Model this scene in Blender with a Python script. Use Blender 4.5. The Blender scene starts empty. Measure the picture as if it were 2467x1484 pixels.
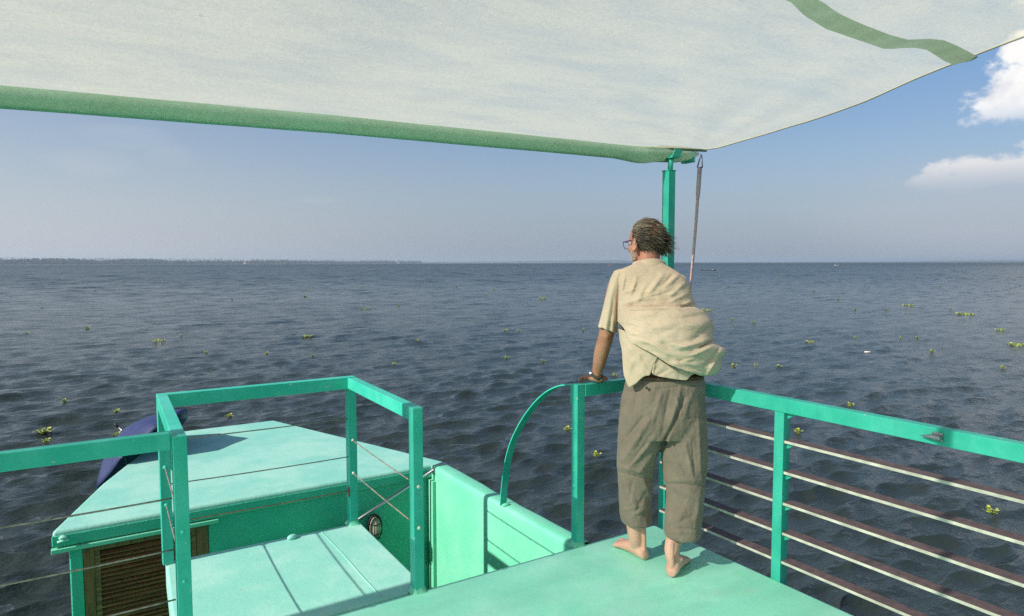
import bpy, bmesh, math, random
import numpy as np
from mathutils import Vector, Matrix, Quaternion

S = bpy.context.scene
COL = S.collection
pi = math.pi
rad = math.radians

# ------------------------------------------------------------------ camera
FPX, WPX, HPX, EYE = 1645.0, 2467.0, 1484.0, 1.52        # measured on a 2467 px wide copy of the photograph
YAW, PITCH, ROLL = rad(32.45), math.atan(109.5 / 1645.0), 0.0020
_fh = np.array([math.sin(YAW), math.cos(YAW), 0.0]); _rh = np.array([math.cos(YAW), -math.sin(YAW), 0.0]); _z = np.array([0, 0, 1.0])
FWD = _fh * math.cos(PITCH) - _z * math.sin(PITCH)
_u = _z * math.cos(PITCH) + _fh * math.sin(PITCH)
CR = _rh * math.cos(ROLL) - _u * math.sin(ROLL)
CU = _u * math.cos(ROLL) + _rh * math.sin(ROLL)
EYEP = np.array([0.0, 0.0, EYE])

cam_d = bpy.data.cameras.new('camera'); cam = bpy.data.objects.new('camera', cam_d); COL.objects.link(cam)
cam_d.sensor_width = 36.0; cam_d.lens = 36.0 * FPX / WPX; cam_d.clip_start = 0.05; cam_d.clip_end = 200000
m = Matrix(((CR[0], CU[0], -FWD[0], 0.0), (CR[1], CU[1], -FWD[1], 0.0), (CR[2], CU[2], -FWD[2], EYE), (0, 0, 0, 1)))
cam.matrix_world = m
S.camera = cam


def ray(x, y):
    return CR * ((x - WPX / 2) / FPX) + CU * ((HPX / 2 - y) / FPX) + FWD


def at(x, y, d):                       # a pixel of the photograph at depth d metres
    return EYEP + ray(x, y) * d


def on_z(x, y, z):
    d = ray(x, y); return EYEP + d * ((z - EYE) / d[2])


# ------------------------------------------------------------------ light
SUN_TRAVEL = Vector((1.5, 0.0, -1.0)).normalized()
SUN_EL = math.asin(-SUN_TRAVEL.z)
w = bpy.data.worlds.new('World'); S.world = w; w.use_nodes = True
nt = w.node_tree; nt.nodes.clear()


class NT:
    """tiny node helper"""
    def __init__(s, t): s.t = t
    def n(s, typ, **k):
        a = s.t.nodes.new(typ)
        for kk, v in k.items():
            if kk.startswith('i_'):
                key = kk[2:]
                a.inputs[int(key) if key.isdigit() else key.replace('_', ' ')].default_value = v
            else:
                setattr(a, kk, v)
        return a
    def l(s, a, b): s.t.links.new(a, b)
    def math(s, op, a, b=None, c=None, clamp=False):
        q = s.t.nodes.new('ShaderNodeMath'); q.operation = op; q.use_clamp = clamp
        for i, v in enumerate((a, b, c)):
            if v is None: continue
            if isinstance(v, (int, float)): q.inputs[i].default_value = v
            else: s.l(v, q.inputs[i])
        return q.outputs[0]
    def mixc(s, f, a, b):
        q = s.t.nodes.new('ShaderNodeMix'); q.data_type = 'RGBA'
        for i, v in ((0, f), (6, a), (7, b)):
            if isinstance(v, (int, float)): q.inputs[i].default_value = v
            elif isinstance(v, tuple): q.inputs[i].default_value = v if len(v) == 4 else (*v, 1)
            else: s.l(v, q.inputs[i])
        return q.outputs[2]
    def ramp(s, f, a, b):
        q = s.t.nodes.new('ShaderNodeMapRange'); q.interpolation_type = 'SMOOTHSTEP'
        q.inputs[1].default_value = a; q.inputs[2].default_value = b
        s.l(f, q.inputs[0]); return q.outputs[0]


W_ = NT(nt)
sky = W_.n('ShaderNodeTexSky', sky_type='NISHITA', sun_disc=False, sun_elevation=SUN_EL, sun_rotation=rad(270), altitude=0,
           air_density=1.0, dust_density=1.0, ozone_density=3.0)
bg = W_.n('ShaderNodeBackground'); bg.inputs[1].default_value = 0.085
out = W_.n('ShaderNodeOutputWorld')
# clouds: banks of cumulus standing low in the sky to starboard, wisps ahead
tc = W_.n('ShaderNodeTexCoord')
sep = W_.n('ShaderNodeSeparateXYZ'); W_.l(tc.outputs['Generated'], sep.inputs[0])
azi = W_.math('ARCTAN2', sep.outputs[0], sep.outputs[1])                     # clockwise from +Y, radians
ele = W_.math('ARCSINE', sep.outputs[2])
comb = W_.n('ShaderNodeCombineXYZ'); W_.l(azi, comb.inputs[0]); W_.l(ele, comb.inputs[1])
def cloud_noise(scale, detail, zoff, sx=1.0, sy=1.0):
    mp = W_.n('ShaderNodeMapping'); mp.inputs['Scale'].default_value = (sx, sy, 1); mp.inputs['Location'].default_value = (0, 0, zoff)
    W_.l(comb.outputs[0], mp.inputs[0])
    q = W_.n('ShaderNodeTexNoise'); q.inputs['Scale'].default_value = scale; q.inputs['Detail'].default_value = detail; q.inputs['Roughness'].default_value = 0.58
    W_.l(mp.outputs[0], q.inputs[0]); return q.outputs[0]
n1 = cloud_noise(13, 9, 0.3, 1, 1.5); n2 = cloud_noise(34, 6, 4.1)
def blob(a0, e0, ra, re, flat=1.0):
    da = W_.math('DIVIDE', W_.math('SUBTRACT', azi, a0), ra)
    de = W_.math('DIVIDE', W_.math('SUBTRACT', ele, e0), re)
    return W_.math('SUBTRACT', 1.0, W_.math('SQRT', W_.math('ADD', W_.math('MULTIPLY', da, da), W_.math('MULTIPLY', de, de))))
def azel(x, y):
    d = ray(x, y); d = d / np.linalg.norm(d); return math.atan2(d[0], d[1]), math.asin(d[2])
def cloud(pts):
    r_ = None
    for (x, y, rx, ry) in pts:
        a0, e0 = azel(x, y)
        b_ = blob(a0, e0, rx / FPX * 0.85, ry / FPX * 0.9)
        r_ = b_ if r_ is None else W_.math('MAXIMUM', r_, b_)
    return r_
nn = W_.math('ADD', W_.math('MULTIPLY', W_.math('SUBTRACT', n1, 0.5), 1.9), W_.math('MULTIPLY', W_.math('SUBTRACT', n2, 0.5), 0.55))
big = cloud([(2560, 215, 190, 95), (2640, 110, 170, 150), (2440, 245, 85, 42)])
low = cloud([(2450, 415, 185, 56), (2620, 390, 180, 70), (2345, 438, 150, 32)])
mbig = W_.ramp(W_.math('ADD', big, nn), 0.06, 0.34)
mlow = W_.ramp(W_.math('ADD', low, nn), 0.06, 0.42)
# soft lower edge: a cumulus fades into haze below
abig0, ebig0 = azel(2450, 290); alow0, elow0 = azel(2400, 470)
mbig = W_.math('MULTIPLY', mbig, W_.ramp(ele, ebig0 - 0.022, ebig0 + 0.03))
mlow = W_.math('MULTIPLY', mlow, W_.math('MULTIPLY', W_.ramp(ele, elow0 - 0.02, elow0 + 0.055), 0.86))
wisp = cloud([(225, 390, 190, 60), (410, 375, 120, 50), (770, 480, 130, 22), (300, 330, 200, 60)])
n3 = cloud_noise(5.0, 7, 9.0, 1.0, 5.0)
mw = W_.math('MULTIPLY', W_.ramp(W_.math('MULTIPLY', W_.ramp(wisp, 0.0, 0.8), n3), 0.20, 0.60), 0.11)
gl = cloud([(2400, 530, 560, 170)])
mg = W_.math('MULTIPLY', W_.ramp(W_.math('ADD', gl, W_.math('MULTIPLY', W_.math('SUBTRACT', n3, 0.5), 0.8)), 0.0, 0.9), 0.50)
shade = W_.ramp(ele, elow0, elow0 + 0.05)
ccol = W_.mixc(W_.ramp(W_.math('ADD', n2, W_.math('MULTIPLY', n1, 0.6)), 0.55, 0.95), (6.6, 6.7, 7.2), (8.6, 8.5, 8.4))
lcol = W_.mixc(shade, (4.6, 4.8, 5.5), (7.9, 7.6, 7.4))
side_ = W_.ramp(azi, YAW - 0.75, YAW + 0.15)                                    # brighter towards the sun's side
hcol = W_.mixc(side_, (4.7, 5.0, 5.6), (2.75, 3.25, 4.1))
bcol = W_.mixc(side_, (3.5, 4.35, 5.6), (1.45, 2.9, 5.3))
blue = W_.math('MULTIPLY', W_.ramp(ele, rad(3.5), rad(13.5)), W_.math('SUBTRACT', 1.0, W_.ramp(ele, rad(24), rad(45))))
skyb = W_.mixc(W_.math('MULTIPLY', blue, 0.42), sky.outputs[0], bcol)
skyb = W_.mixc(W_.math('MULTIPLY', W_.math('SUBTRACT', 1.0, W_.ramp(ele, rad(-1.0), rad(15.0))), 0.92), skyb, hcol)
skyc = W_.mixc(mg, skyb, (4.3, 4.6, 5.3))
skyc = W_.mixc(mw, skyc, (6.6, 6.5, 6.5))
skyc = W_.mixc(mlow, skyc, lcol)
skyc = W_.mixc(mbig, skyc, ccol)
W_.l(skyc, bg.inputs[0]); W_.l(bg.outputs[0], out.inputs[0])

sd = bpy.data.lights.new('sun', 'SUN'); sd.energy = 4.5; sd.angle = rad(0.53); sd.color = (1.0, 0.94, 0.85)
sun = bpy.data.objects.new('sun', sd); COL.objects.link(sun); sun.location = (-30, 0, 20)
sun.rotation_euler = SUN_TRAVEL.to_track_quat('-Z', 'Y').to_euler()

vs = S.view_settings; vs.view_transform = 'Standard'; vs.look = 'None'; vs.exposure = 0.47; vs.gamma = 1.0; vs.use_curve_mapping = False
S.render.engine = 'CYCLES'
S.cycles.use_denoising = False
S.cycles.max_bounces = 8; S.cycles.transparent_max_bounces = 16; S.cycles.volume_bounces = 0
S.cycles.caustics_reflective = False; S.cycles.caustics_refractive = False


# ------------------------------------------------------------------ helpers
def tag(o, label=None, cat=None, group=None, kind=None):
    if label: o['label'] = label
    if cat: o['category'] = cat
    if group: o['group'] = group
    if kind: o['kind'] = kind
    return o


BASE = {}


def thing(name, label, cat, base=(0, 0, 0), group=None):
    o = bpy.data.objects.new(name, None); COL.objects.link(o); o.location = base; o.empty_display_size = 0.2
    BASE[o.name] = np.array(base, float)
    return tag(o, label, cat, group)


def obj(name, verts, faces, mats, parent=None, base=None, midx=None, smooth=False, bevel=0.0, solid=0.0, subdiv=0, angle=None):
    """one mesh object; vertices are world coordinates"""
    v = np.asarray(verts, float).reshape(-1, 3)
    off = BASE[parent.name] if parent is not None else (np.array(base, float) if base is not None else np.zeros(3))
    me = bpy.data.meshes.new(name)
    me.from_pydata([tuple(q) for q in (v - off)], [], [tuple(f) for f in faces])
    if not isinstance(mats, (list, tuple)): mats = [mats]
    for q in mats: me.materials.append(q)
    if midx is not None: me.polygons.foreach_set('material_index', midx)
    if smooth: me.polygons.foreach_set('use_smooth', [True] * len(me.polygons))
    me.update()
    o = bpy.data.objects.new(name, me); COL.objects.link(o)
    if parent is not None: o.parent = parent
    else: o.location = off
    BASE[o.name] = off
    if solid:
        q = o.modifiers.new('s', 'SOLIDIFY'); q.thickness = solid; q.offset = 0
    if bevel:
        q = o.modifiers.new('b', 'BEVEL'); q.width = bevel; q.segments = 2; q.limit_method = 'ANGLE'; q.angle_limit = rad(40)
        me.polygons.foreach_set('use_smooth', [True] * len(me.polygons))
        q.harden_normals = True
    if subdiv:
        q = o.modifiers.new('d', 'SUBSURF'); q.levels = subdiv; q.render_levels = subdiv
    return o


class MB:
    def __init__(s): s.v = []; s.f = []; s.m = []
    def add(s, v, f, mi=0):
        o = len(s.v); s.v += [tuple(q) for q in v]; s.f += [tuple(i + o for i in q) for q in f]; s.m += [mi] * len(f); return s
    def box(s, x0, x1, y0, y1, z0, z1, mi=0):
        v = [(x0, y0, z0), (x1, y0, z0), (x1, y1, z0), (x0, y1, z0), (x0, y0, z1), (x1, y0, z1), (x1, y1, z1), (x0, y1, z1)]
        return s.add(v, [(0, 3, 2, 1), (4, 5, 6, 7), (0, 1, 5, 4), (1, 2, 6, 5), (2, 3, 7, 6), (3, 0, 4, 7)], mi)
    def prism(s, poly, z0, z1, mi=0):
        n = len(poly); v = [(x, y, z0) for x, y in poly] + [(x, y, z1) for x, y in poly]
        return s.add(v, [tuple(range(n))[::-1], tuple(range(n, 2 * n))] + [(i, (i + 1) % n, n + (i + 1) % n, n + i) for i in range(n)], mi)
    def tube(s, pts, r, n=8, mi=0, cap=True, flat=None):
        pts = [np.array(p, float) for p in pts]; k = len(pts)
        rs = [r] * k if isinstance(r, (int, float)) else list(r)
        t0 = pts[1] - pts[0]; t0 /= np.linalg.norm(t0)
        ref = np.array([0, 0, 1.0]) if abs(t0[2]) < 0.9 else np.array([1.0, 0, 0])
        a = np.cross(t0, ref); a /= np.linalg.norm(a)
        V = []
        for i in range(k):
            t = pts[min(i + 1, k - 1)] - pts[max(i - 1, 0)]; t /= (np.linalg.norm(t) + 1e-12)
            a = a - t * (a @ t); a /= (np.linalg.norm(a) + 1e-12); b = np.cross(t, a)
            for j in range(n):
                th = 2 * pi * (j + 0.5) / n
                V.append(pts[i] + rs[i] * (math.cos(th) * a + math.sin(th) * b * (flat or 1.0)))
        Fc = [(i * n + j, i * n + (j + 1) % n, (i + 1) * n + (j + 1) % n, (i + 1) * n + j) for i in range(k - 1) for j in range(n)]
        if cap: Fc += [tuple(range(n))[::-1], tuple((k - 1) * n + j for j in range(n))]
        return s.add(V, Fc, mi)
    def ell(s, c, ax, n=16, mmm=10, mi=0):
        """ellipsoid; ax = three half-axis vectors"""
        c = np.array(c, float); A, B, Cc = [np.array(q, float) for q in ax]
        V = [c + Cc]
        for i in range(1, mmm):
            ph = pi * i / mmm
            for j in range(n):
                th = 2 * pi * j / n
                V.append(c + math.sin(ph) * (math.cos(th) * A + math.sin(th) * B) + math.cos(ph) * Cc)
        V.append(c - Cc)
        Fc = [(0, 1 + j, 1 + (j + 1) % n) for j in range(n)]
        for i in range(mmm - 2):
            for j in range(n):
                Fc.append((1 + i * n + j, 1 + (i + 1) * n + j, 1 + (i + 1) * n + (j + 1) % n, 1 + i * n + (j + 1) % n))
        L = 1 + (mmm - 1) * n
        Fc += [(L, 1 + (mmm - 2) * n + (j + 1) % n, 1 + (mmm - 2) * n + j) for j in range(n)]
        return s.add(V, Fc, mi)
    def build(s, name, mats, parent=None, **k):
        return obj(name, s.v, s.f, mats, parent, midx=s.m, **k)


def hash3(ix, iy, iz, seed):
    n = (ix * 374761393 + iy * 668265263 + iz * 2147483647 + seed * 144665) & 0x7fffffff
    n = (n ^ (n >> 13)) * 1274126177 & 0x7fffffff
    n = (n ^ (n >> 16)) & 0xffff
    return n / 65535.0


def vnoise(p, seed=0):
    p = np.asarray(p, float); i = np.floor(p).astype(np.int64); f = p - i; f = f * f * (3 - 2 * f)
    r = 0
    for dx in (0, 1):
        for dy in (0, 1):
            for dz in (0, 1):
                wgt = (f[..., 0] if dx else 1 - f[..., 0]) * (f[..., 1] if dy else 1 - f[..., 1]) * (f[..., 2] if dz else 1 - f[..., 2])
                r = r + wgt * hash3(i[..., 0] + dx, i[..., 1] + dy, i[..., 2] + dz, seed)
    return r * 2 - 1


def interp(x, pts):
    return np.interp(x, [p[0] for p in pts], [p[1] for p in pts])


# ------------------------------------------------------------------ materials
def mat(name):
    q = bpy.data.materials.new(name); q.use_nodes = True
    T = NT(q.node_tree); b = q.node_tree.nodes['Principled BSDF']
    return q, T, b


def simple(name, col, rough=0.5, metal=0.0, var=0.0, vscale=8.0, bump=0.0, bscale=80.0, spec=None):
    q, T, b = mat(name)
    b.inputs['Roughness'].default_value = rough; b.inputs['Metallic'].default_value = metal
    if spec is not None: b.inputs['Specular IOR Level'].default_value = spec
    b.inputs['Base Color'].default_value = (*col, 1)
    tcn = T.n('ShaderNodeTexCoord')
    if var:
        nz = T.n('ShaderNodeTexNoise'); nz.inputs['Scale'].default_value = vscale; nz.inputs['Detail'].default_value = 6; T.l(tcn.outputs['Object'], nz.inputs[0])
        T.l(T.mixc(T.ramp(nz.outputs[0], 0.3, 0.7), tuple(c * (1 - var) for c in col), tuple(min(1, c * (1 + var)) for c in col)), b.inputs['Base Color'])
    if bump:
        nz = T.n('ShaderNodeTexNoise'); nz.inputs['Scale'].default_value = bscale; nz.inputs['Detail'].default_value = 4; T.l(tcn.outputs['Object'], nz.inputs[0])
        bp = T.n('ShaderNodeBump'); bp.inputs['Strength'].default_value = bump; bp.inputs['Distance'].default_value = 0.004
        T.l(nz.outputs[0], bp.inputs['Height']); T.l(bp.outputs[0], b.inputs['Normal'])
    return q


def paint(name, col, faded, fade=0.5, rough=0.55, orange=0.3, oscale=60.0, dist=0.006, stain=0.0, vscale=3.0, chips=False):
    """brushed marine paint over fibreglass or steel: patchy fading, fine specks, lumpy skin"""
    q, T, b = mat(name); tcn = T.n('ShaderNodeTexCoord')
    def nz(scale, det, rough_=0.55, stretch=(1, 1, 1)):
        mp = T.n('ShaderNodeMapping'); mp.inputs['Scale'].default_value = stretch; T.l(tcn.outputs['Object'], mp.inputs[0])
        a = T.n('ShaderNodeTexNoise'); a.inputs['Scale'].default_value = scale; a.inputs['Detail'].default_value = det; a.inputs['Roughness'].default_value = rough_
        T.l(mp.outputs[0], a.inputs[0]); return a.outputs[0]
    f = T.math('MULTIPLY', T.ramp(nz(vscale, 8, 0.62), 0.36, 0.66), fade)
    c = T.mixc(f, col, faded)
    fine = T.ramp(nz(22, 8, 0.7), 0.35, 0.72)
    c = T.mixc(T.math('MULTIPLY', fine, 0.22), c, tuple(x * 0.86 for x in col))
    if stain:
        st = T.ramp(nz(1.6, 8, 0.7, (1, 2.2, 1)), 0.56, 0.74)
        c = T.mixc(T.math('MULTIPLY', st, stain), c, (0.42, 0.60, 0.40))
        sp = T.ramp(nz(70, 2), 0.70, 0.73)
        c = T.mixc(T.math('MULTIPLY', sp, 0.6), c, (0.28, 0.25, 0.16))
    if chips:
        run = T.ramp(nz(9, 5, 0.6, (3, 3, 0.35)), 0.52, 0.75); c = T.mixc(T.math('MULTIPLY', run, 0.22), c, tuple(x * 0.62 for x in col))
        ch = T.ramp(nz(38, 3), 0.70, 0.72); c = T.mixc(T.math('MULTIPLY', ch, 0.75), c, (0.42, 0.50, 0.42))
        rs = T.ramp(nz(26, 4, 0.7, (1, 1, 0.5)), 0.735, 0.76); c = T.mixc(T.math('MULTIPLY', rs, 0.7), c, (0.16, 0.09, 0.045))
    T.l(c, b.inputs['Base Color'])
    T.l(T.math('ADD', T.math('MULTIPLY', fine, 0.15), rough - 0.07), b.inputs['Roughness']); b.inputs['Specular IOR Level'].default_value = 0.32
    bp = T.n('ShaderNodeBump'); bp.inputs['Strength'].default_value = orange; bp.inputs['Distance'].default_value = dist
    h_ = T.math('ADD', T.math('MULTIPLY', nz(oscale, 3), 1.0), T.math('MULTIPLY', nz(oscale * 0.17, 4), 1.6))
    T.l(h_, bp.inputs['Height']); T.l(bp.outputs[0], b.inputs['Normal'])
    return q


M = {}
M['roof'] = paint('mint_roof_paint', (0.235, 0.58, 0.475), (0.36, 0.65, 0.55), 0.95, 0.6, 0.3, 45, 0.005, stain=0.22)
M['deck'] = paint('mint_deck_paint', (0.27, 0.77, 0.565), (0.39, 0.84, 0.665), 0.9, 0.5, 0.2, 30, 0.004, stain=0.55)
M['wall'] = paint('sea_green_wall_paint', (0.045, 0.46, 0.30), (0.08, 0.51, 0.35), 0.8, 0.5, 0.75, 75, 0.008)
M['bulwark'] = paint('mint_bulwark_paint', (0.15, 0.58, 0.38), (0.21, 0.62, 0.43), 0.9, 0.5, 0.3, 55, 0.006)
M['rail'] = paint('teal_rail_paint', (0.028, 0.45, 0.325), (0.07, 0.53, 0.405), 0.9, 0.38, 0.22, 60, 0.003, vscale=5.0, chips=True)
M['hull'] = paint('hull_paint', (0.05, 0.42, 0.28), (0.08, 0.46, 0.32), 0.6, 0.5, 0.3, 40)
M['steel'] = simple('stainless_steel', (0.40, 0.40, 0.43), 0.36, 1.0)
M['cable'] = simple('wire_cable', (0.30, 0.25, 0.20), 0.5, 0.4, 0.35, 40)
M['rustcable'] = simple('rusty_cable', (0.30, 0.17, 0.10), 0.7, 0.2, 0.4, 30)
M['black'] = simple('black_rubber', (0.012, 0.012, 0.013), 0.5)
M['brown'] = simple('brown_slat_top', (0.145, 0.098, 0.095), 0.75, 0, 0.22, 30, 0.3, 160)
M['cream'] = simple('cream_slat_edge', (0.56, 0.56, 0.48), 0.55, 0, 0.22, 18, 0.2, 90)
M['rust'] = simple('rust', (0.20, 0.09, 0.04), 0.9, 0, 0.4, 40)


def wood_mat(name, c0, c1, axis=0):
    q, T, b = mat(name); tcn = T.n('ShaderNodeTexCoord')
    mp = T.n('ShaderNodeMapping'); sc = [26, 26, 26]; sc[axis] = 1.6; mp.inputs['Scale'].default_value = sc; T.l(tcn.outputs['Object'], mp.inputs[0])
    a = T.n('ShaderNodeTexNoise'); a.inputs['Scale'].default_value = 2.2; a.inputs['Detail'].default_value = 8; a.inputs['Roughness'].default_value = 0.65; T.l(mp.outputs[0], a.inputs[0])
    T.l(T.mixc(T.ramp(a.outputs[0], 0.32, 0.7), c0, c1), b.inputs['Base Color']); b.inputs['Roughness'].default_value = 0.45
    bp = T.n('ShaderNodeBump'); bp.inputs['Strength'].default_value = 0.2; bp.inputs['Distance'].default_value = 0.002; T.l(a.outputs[0], bp.inputs['Height']); T.l(bp.outputs[0], b.inputs['Normal'])
    return q


M['woodv'] = wood_mat('varnished_wood_upright', (0.13, 0.055, 0.02), (0.27, 0.125, 0.045), 2)
M['woodh'] = wood_mat('varnished_wood_slat', (0.11, 0.05, 0.02), (0.30, 0.15, 0.06), 0)
M['dark'] = simple('unlit_interior', (0.012, 0.008, 0.005), 0.9)
M['navy'] = simple('navy_umbrella_cloth', (0.024, 0.036, 0.115), 0.5, 0, 0.15, 20)


def cloth_translucent(name, col, direct, trans, weave=520.0, wrinkle=0.25, var=0.10, along=1):
    """knitted shade cloth: part of the light passes straight through the holes, part is scattered through the threads"""
    q, T, b = mat(name); t = q.node_tree; tcn = T.n('ShaderNodeTexCoord')
    def nz(scale, det, stretch):
        mp = T.n('ShaderNodeMapping'); mp.inputs['Scale'].default_value = stretch; T.l(tcn.outputs['Object'], mp.inputs[0])
        a = T.n('ShaderNodeTexNoise'); a.inputs['Scale'].default_value = scale; a.inputs['Detail'].default_value = det; a.inputs['Roughness'].default_value = 0.6; T.l(mp.outputs[0], a.inputs[0]); return a.outputs[0]
    blot = nz(55, 6, (1.3, 1, 1)); streak = nz(2.2, 5, (1.0, 3.0, 1)); speck = nz(170, 2, (1.0, 0.5, 1))
    v = T.math('ADD', T.math('MULTIPLY', T.ramp(blot, 0.3, 0.7), 0.5), T.math('MULTIPLY', T.ramp(speck, 0.3, 0.7), 0.5))
    c = T.mixc(v, tuple(x * (1 - var) for x in col), tuple(min(1, x * (1 + var)) for x in col))
    ln = T.math('ABSOLUTE', T.math('SUBTRACT', nz(1.5, 5, (0.5, 3.4, 1)), 0.5)); cr = T.math('SUBTRACT', 1.0, T.ramp(ln, 0.0, 0.012))
    c = T.mixc(T.math('MULTIPLY', cr, 0.10), c, (0.30, 0.28, 0.20))  # shade of the creases, put into the cloth colour as thin dark lines
    st = T.ramp(nz(2.4, 6, (1, 1.6, 1)), 0.60, 0.78); c = T.mixc(T.math('MULTIPLY', st, 0.12), c, (0.45, 0.44, 0.30))
    sp = T.ramp(nz(16, 2, (1, 1, 1)), 0.775, 0.79); c = T.mixc(T.math('MULTIPLY', sp, 0.35), c, (0.2, 0.17, 0.1))
    tr = T.n('ShaderNodeBsdfTranslucent'); df = T.n('ShaderNodeBsdfDiffuse'); tp = T.n('ShaderNodeBsdfTransparent')
    T.l(c, tr.inputs[0]); T.l(c, df.inputs[0]); tp.inputs[0].default_value = (1, 0.99, 0.93, 1)
    wv = T.n('ShaderNodeTexWave', wave_type='BANDS', bands_direction='Y'); wv.inputs['Scale'].default_value = 28; wv.inputs['Distortion'].default_value = 1.2; wv.inputs['Detail'].default_value = 2
    T.l(tcn.outputs['Object'], wv.inputs[0])
    bp = T.n('ShaderNodeBump'); bp.inputs['Strength'].default_value = wrinkle; bp.inputs['Distance'].default_value = 0.006
    T.l(T.math('ADD', T.math('MULTIPLY', streak, 1.0), T.math('ADD', T.math('MULTIPLY', blot, 0.5), T.math('MULTIPLY', wv.outputs[1], 0.12))), bp.inputs['Height'])
    T.l(bp.outputs[0], tr.inputs['Normal']); T.l(bp.outputs[0], df.inputs['Normal'])
    m1 = T.n('ShaderNodeMixShader'); m1.inputs[0].default_value = trans; T.l(df.outputs[0], m1.inputs[1]); T.l(tr.outputs[0], m1.inputs[2])
    m2 = T.n('ShaderNodeMixShader')
    T.l(T.math('ADD', direct - 0.06, T.math('MULTIPLY', T.ramp(streak, 0.35, 0.7), 0.12)), m2.inputs[0])
    T.l(m1.outputs[0], m2.inputs[1]); T.l(tp.outputs[0], m2.inputs[2])
    T.l(m2.outputs[0], t.nodes['Material Output'].inputs[0])
    return q


M['shade'] = cloth_translucent('cream_shade_cloth', (0.91, 0.84, 0.60), 0.53, 0.82, wrinkle=0.2)
M['hem'] = cloth_translucent('green_hem_cloth', (0.60, 0.74, 0.60), 0.10, 0.68, var=0.14)
M['seam'] = cloth_translucent('green_seam_webbing', (0.31, 0.42, 0.32), 0.02, 0.62, var=0.08)
M['strap'] = simple('faded_pink_webbing', (0.72, 0.52, 0.47), 0.8, 0, 0.15, 60, 0.4, 300)

# water ------------------------------------------------------------
WATER_Z = -2.5
q, T, b = mat('lake_water'); M['water'] = q
geo = T.n('ShaderNodeNewGeometry')
def wn(scale, det, sx, sy, rot):
    mp = T.n('ShaderNodeMapping'); mp.inputs['Scale'].default_value = (sx, sy, 1); mp.inputs['Rotation'].default_value = (0, 0, rot); T.l(geo.outputs['Position'], mp.inputs[0])
    a = T.n('ShaderNodeTexNoise'); a.inputs['Scale'].default_value = scale; a.inputs['Detail'].default_value = det; a.inputs['Roughness'].default_value = 0.6; T.l(mp.outputs[0], a.inputs[0]); return a.outputs[0]
# x of the rotated frame runs with the wind, so crests are long across it
vl = T.n('ShaderNodeVectorMath', operation='LENGTH'); T.l(geo.outputs['Position'], vl.inputs[0])     # open water away from the boat's lee is choppier
far_ = T.ramp(vl.outputs['Value'], 20, 130)
hh = T.math('ADD', T.math('MULTIPLY', wn(0.9, 6, 0.4, 1, rad(-32 + 12)), 0.09), T.math('MULTIPLY', wn(5.0, 5, 0.5, 1, rad(-32 - 10)), 0.075))
bp = T.n('ShaderNodeBump'); bp.inputs['Strength'].default_value = 1.0; bp.inputs['Distance'].default_value = 1.0; T.l(hh, bp.inputs['Height'])
def wslope(scale, sx, sy, rot, amp):                                        # facets of the chop, as slopes
    mp = T.n('ShaderNodeMapping'); mp.inputs['Scale'].default_value = (sx, sy, 1); mp.inputs['Rotation'].default_value = (0, 0, rot); T.l(geo.outputs['Position'], mp.inputs[0])
    a = T.n('ShaderNodeTexNoise'); a.inputs['Scale'].default_value = scale; a.inputs['Detail'].default_value = 4; a.inputs['Roughness'].default_value = 0.62; T.l(mp.outputs[0], a.inputs[0])
    v = T.n('ShaderNodeVectorMath', operation='SUBTRACT'); T.l(a.outputs['Color'], v.inputs[0]); v.inputs[1].default_value = (0.5, 0.5, 0.5)
    v2 = T.n('ShaderNodeVectorMath', operation='MULTIPLY'); T.l(v.outputs[0], v2.inputs[0]); v2.inputs[1].default_value = (amp, amp, 0); return v2.outputs[0]
va = T.n('ShaderNodeVectorMath', operation='ADD'); T.l(wslope(1.1, 0.45, 1, rad(-8), 1.9), va.inputs[0]); T.l(wslope(4.2, 0.5, 1, rad(-20), 1.3), va.inputs[1])
vs_ = T.n('ShaderNodeVectorMath', operation='SCALE'); T.l(va.outputs[0], vs_.inputs[0]); T.l(T.math('ADD', 0.22, T.math('MULTIPLY', far_, 0.50)), vs_.inputs['Scale'])
vb = T.n('ShaderNodeVectorMath', operation='ADD'); T.l(bp.outputs[0], vb.inputs[0]); T.l(vs_.outputs[0], vb.inputs[1])
vn_ = T.n('ShaderNodeVectorMath', operation='NORMALIZE'); T.l(vb.outputs[0], vn_.inputs[0]); T.l(vn_.outputs[0], b.inputs['Normal'])
big_ = wn(0.05, 4, 1, 1, 0)
T.l(T.mixc(T.ramp(big_, 0.35, 0.65), (0.025, 0.035, 0.031), (0.032, 0.044, 0.038)), b.inputs['Base Color'])
T.l(T.math('ADD', T.math('ADD', 0.06, T.math('MULTIPLY', T.ramp(vl.outputs['Value'], 5, 200), 0.17)), T.math('MULTIPLY', T.ramp(vl.outputs['Value'], 60, 1600), 0.20)), b.inputs['Roughness']); b.inputs['IOR'].default_value = 1.333


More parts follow.
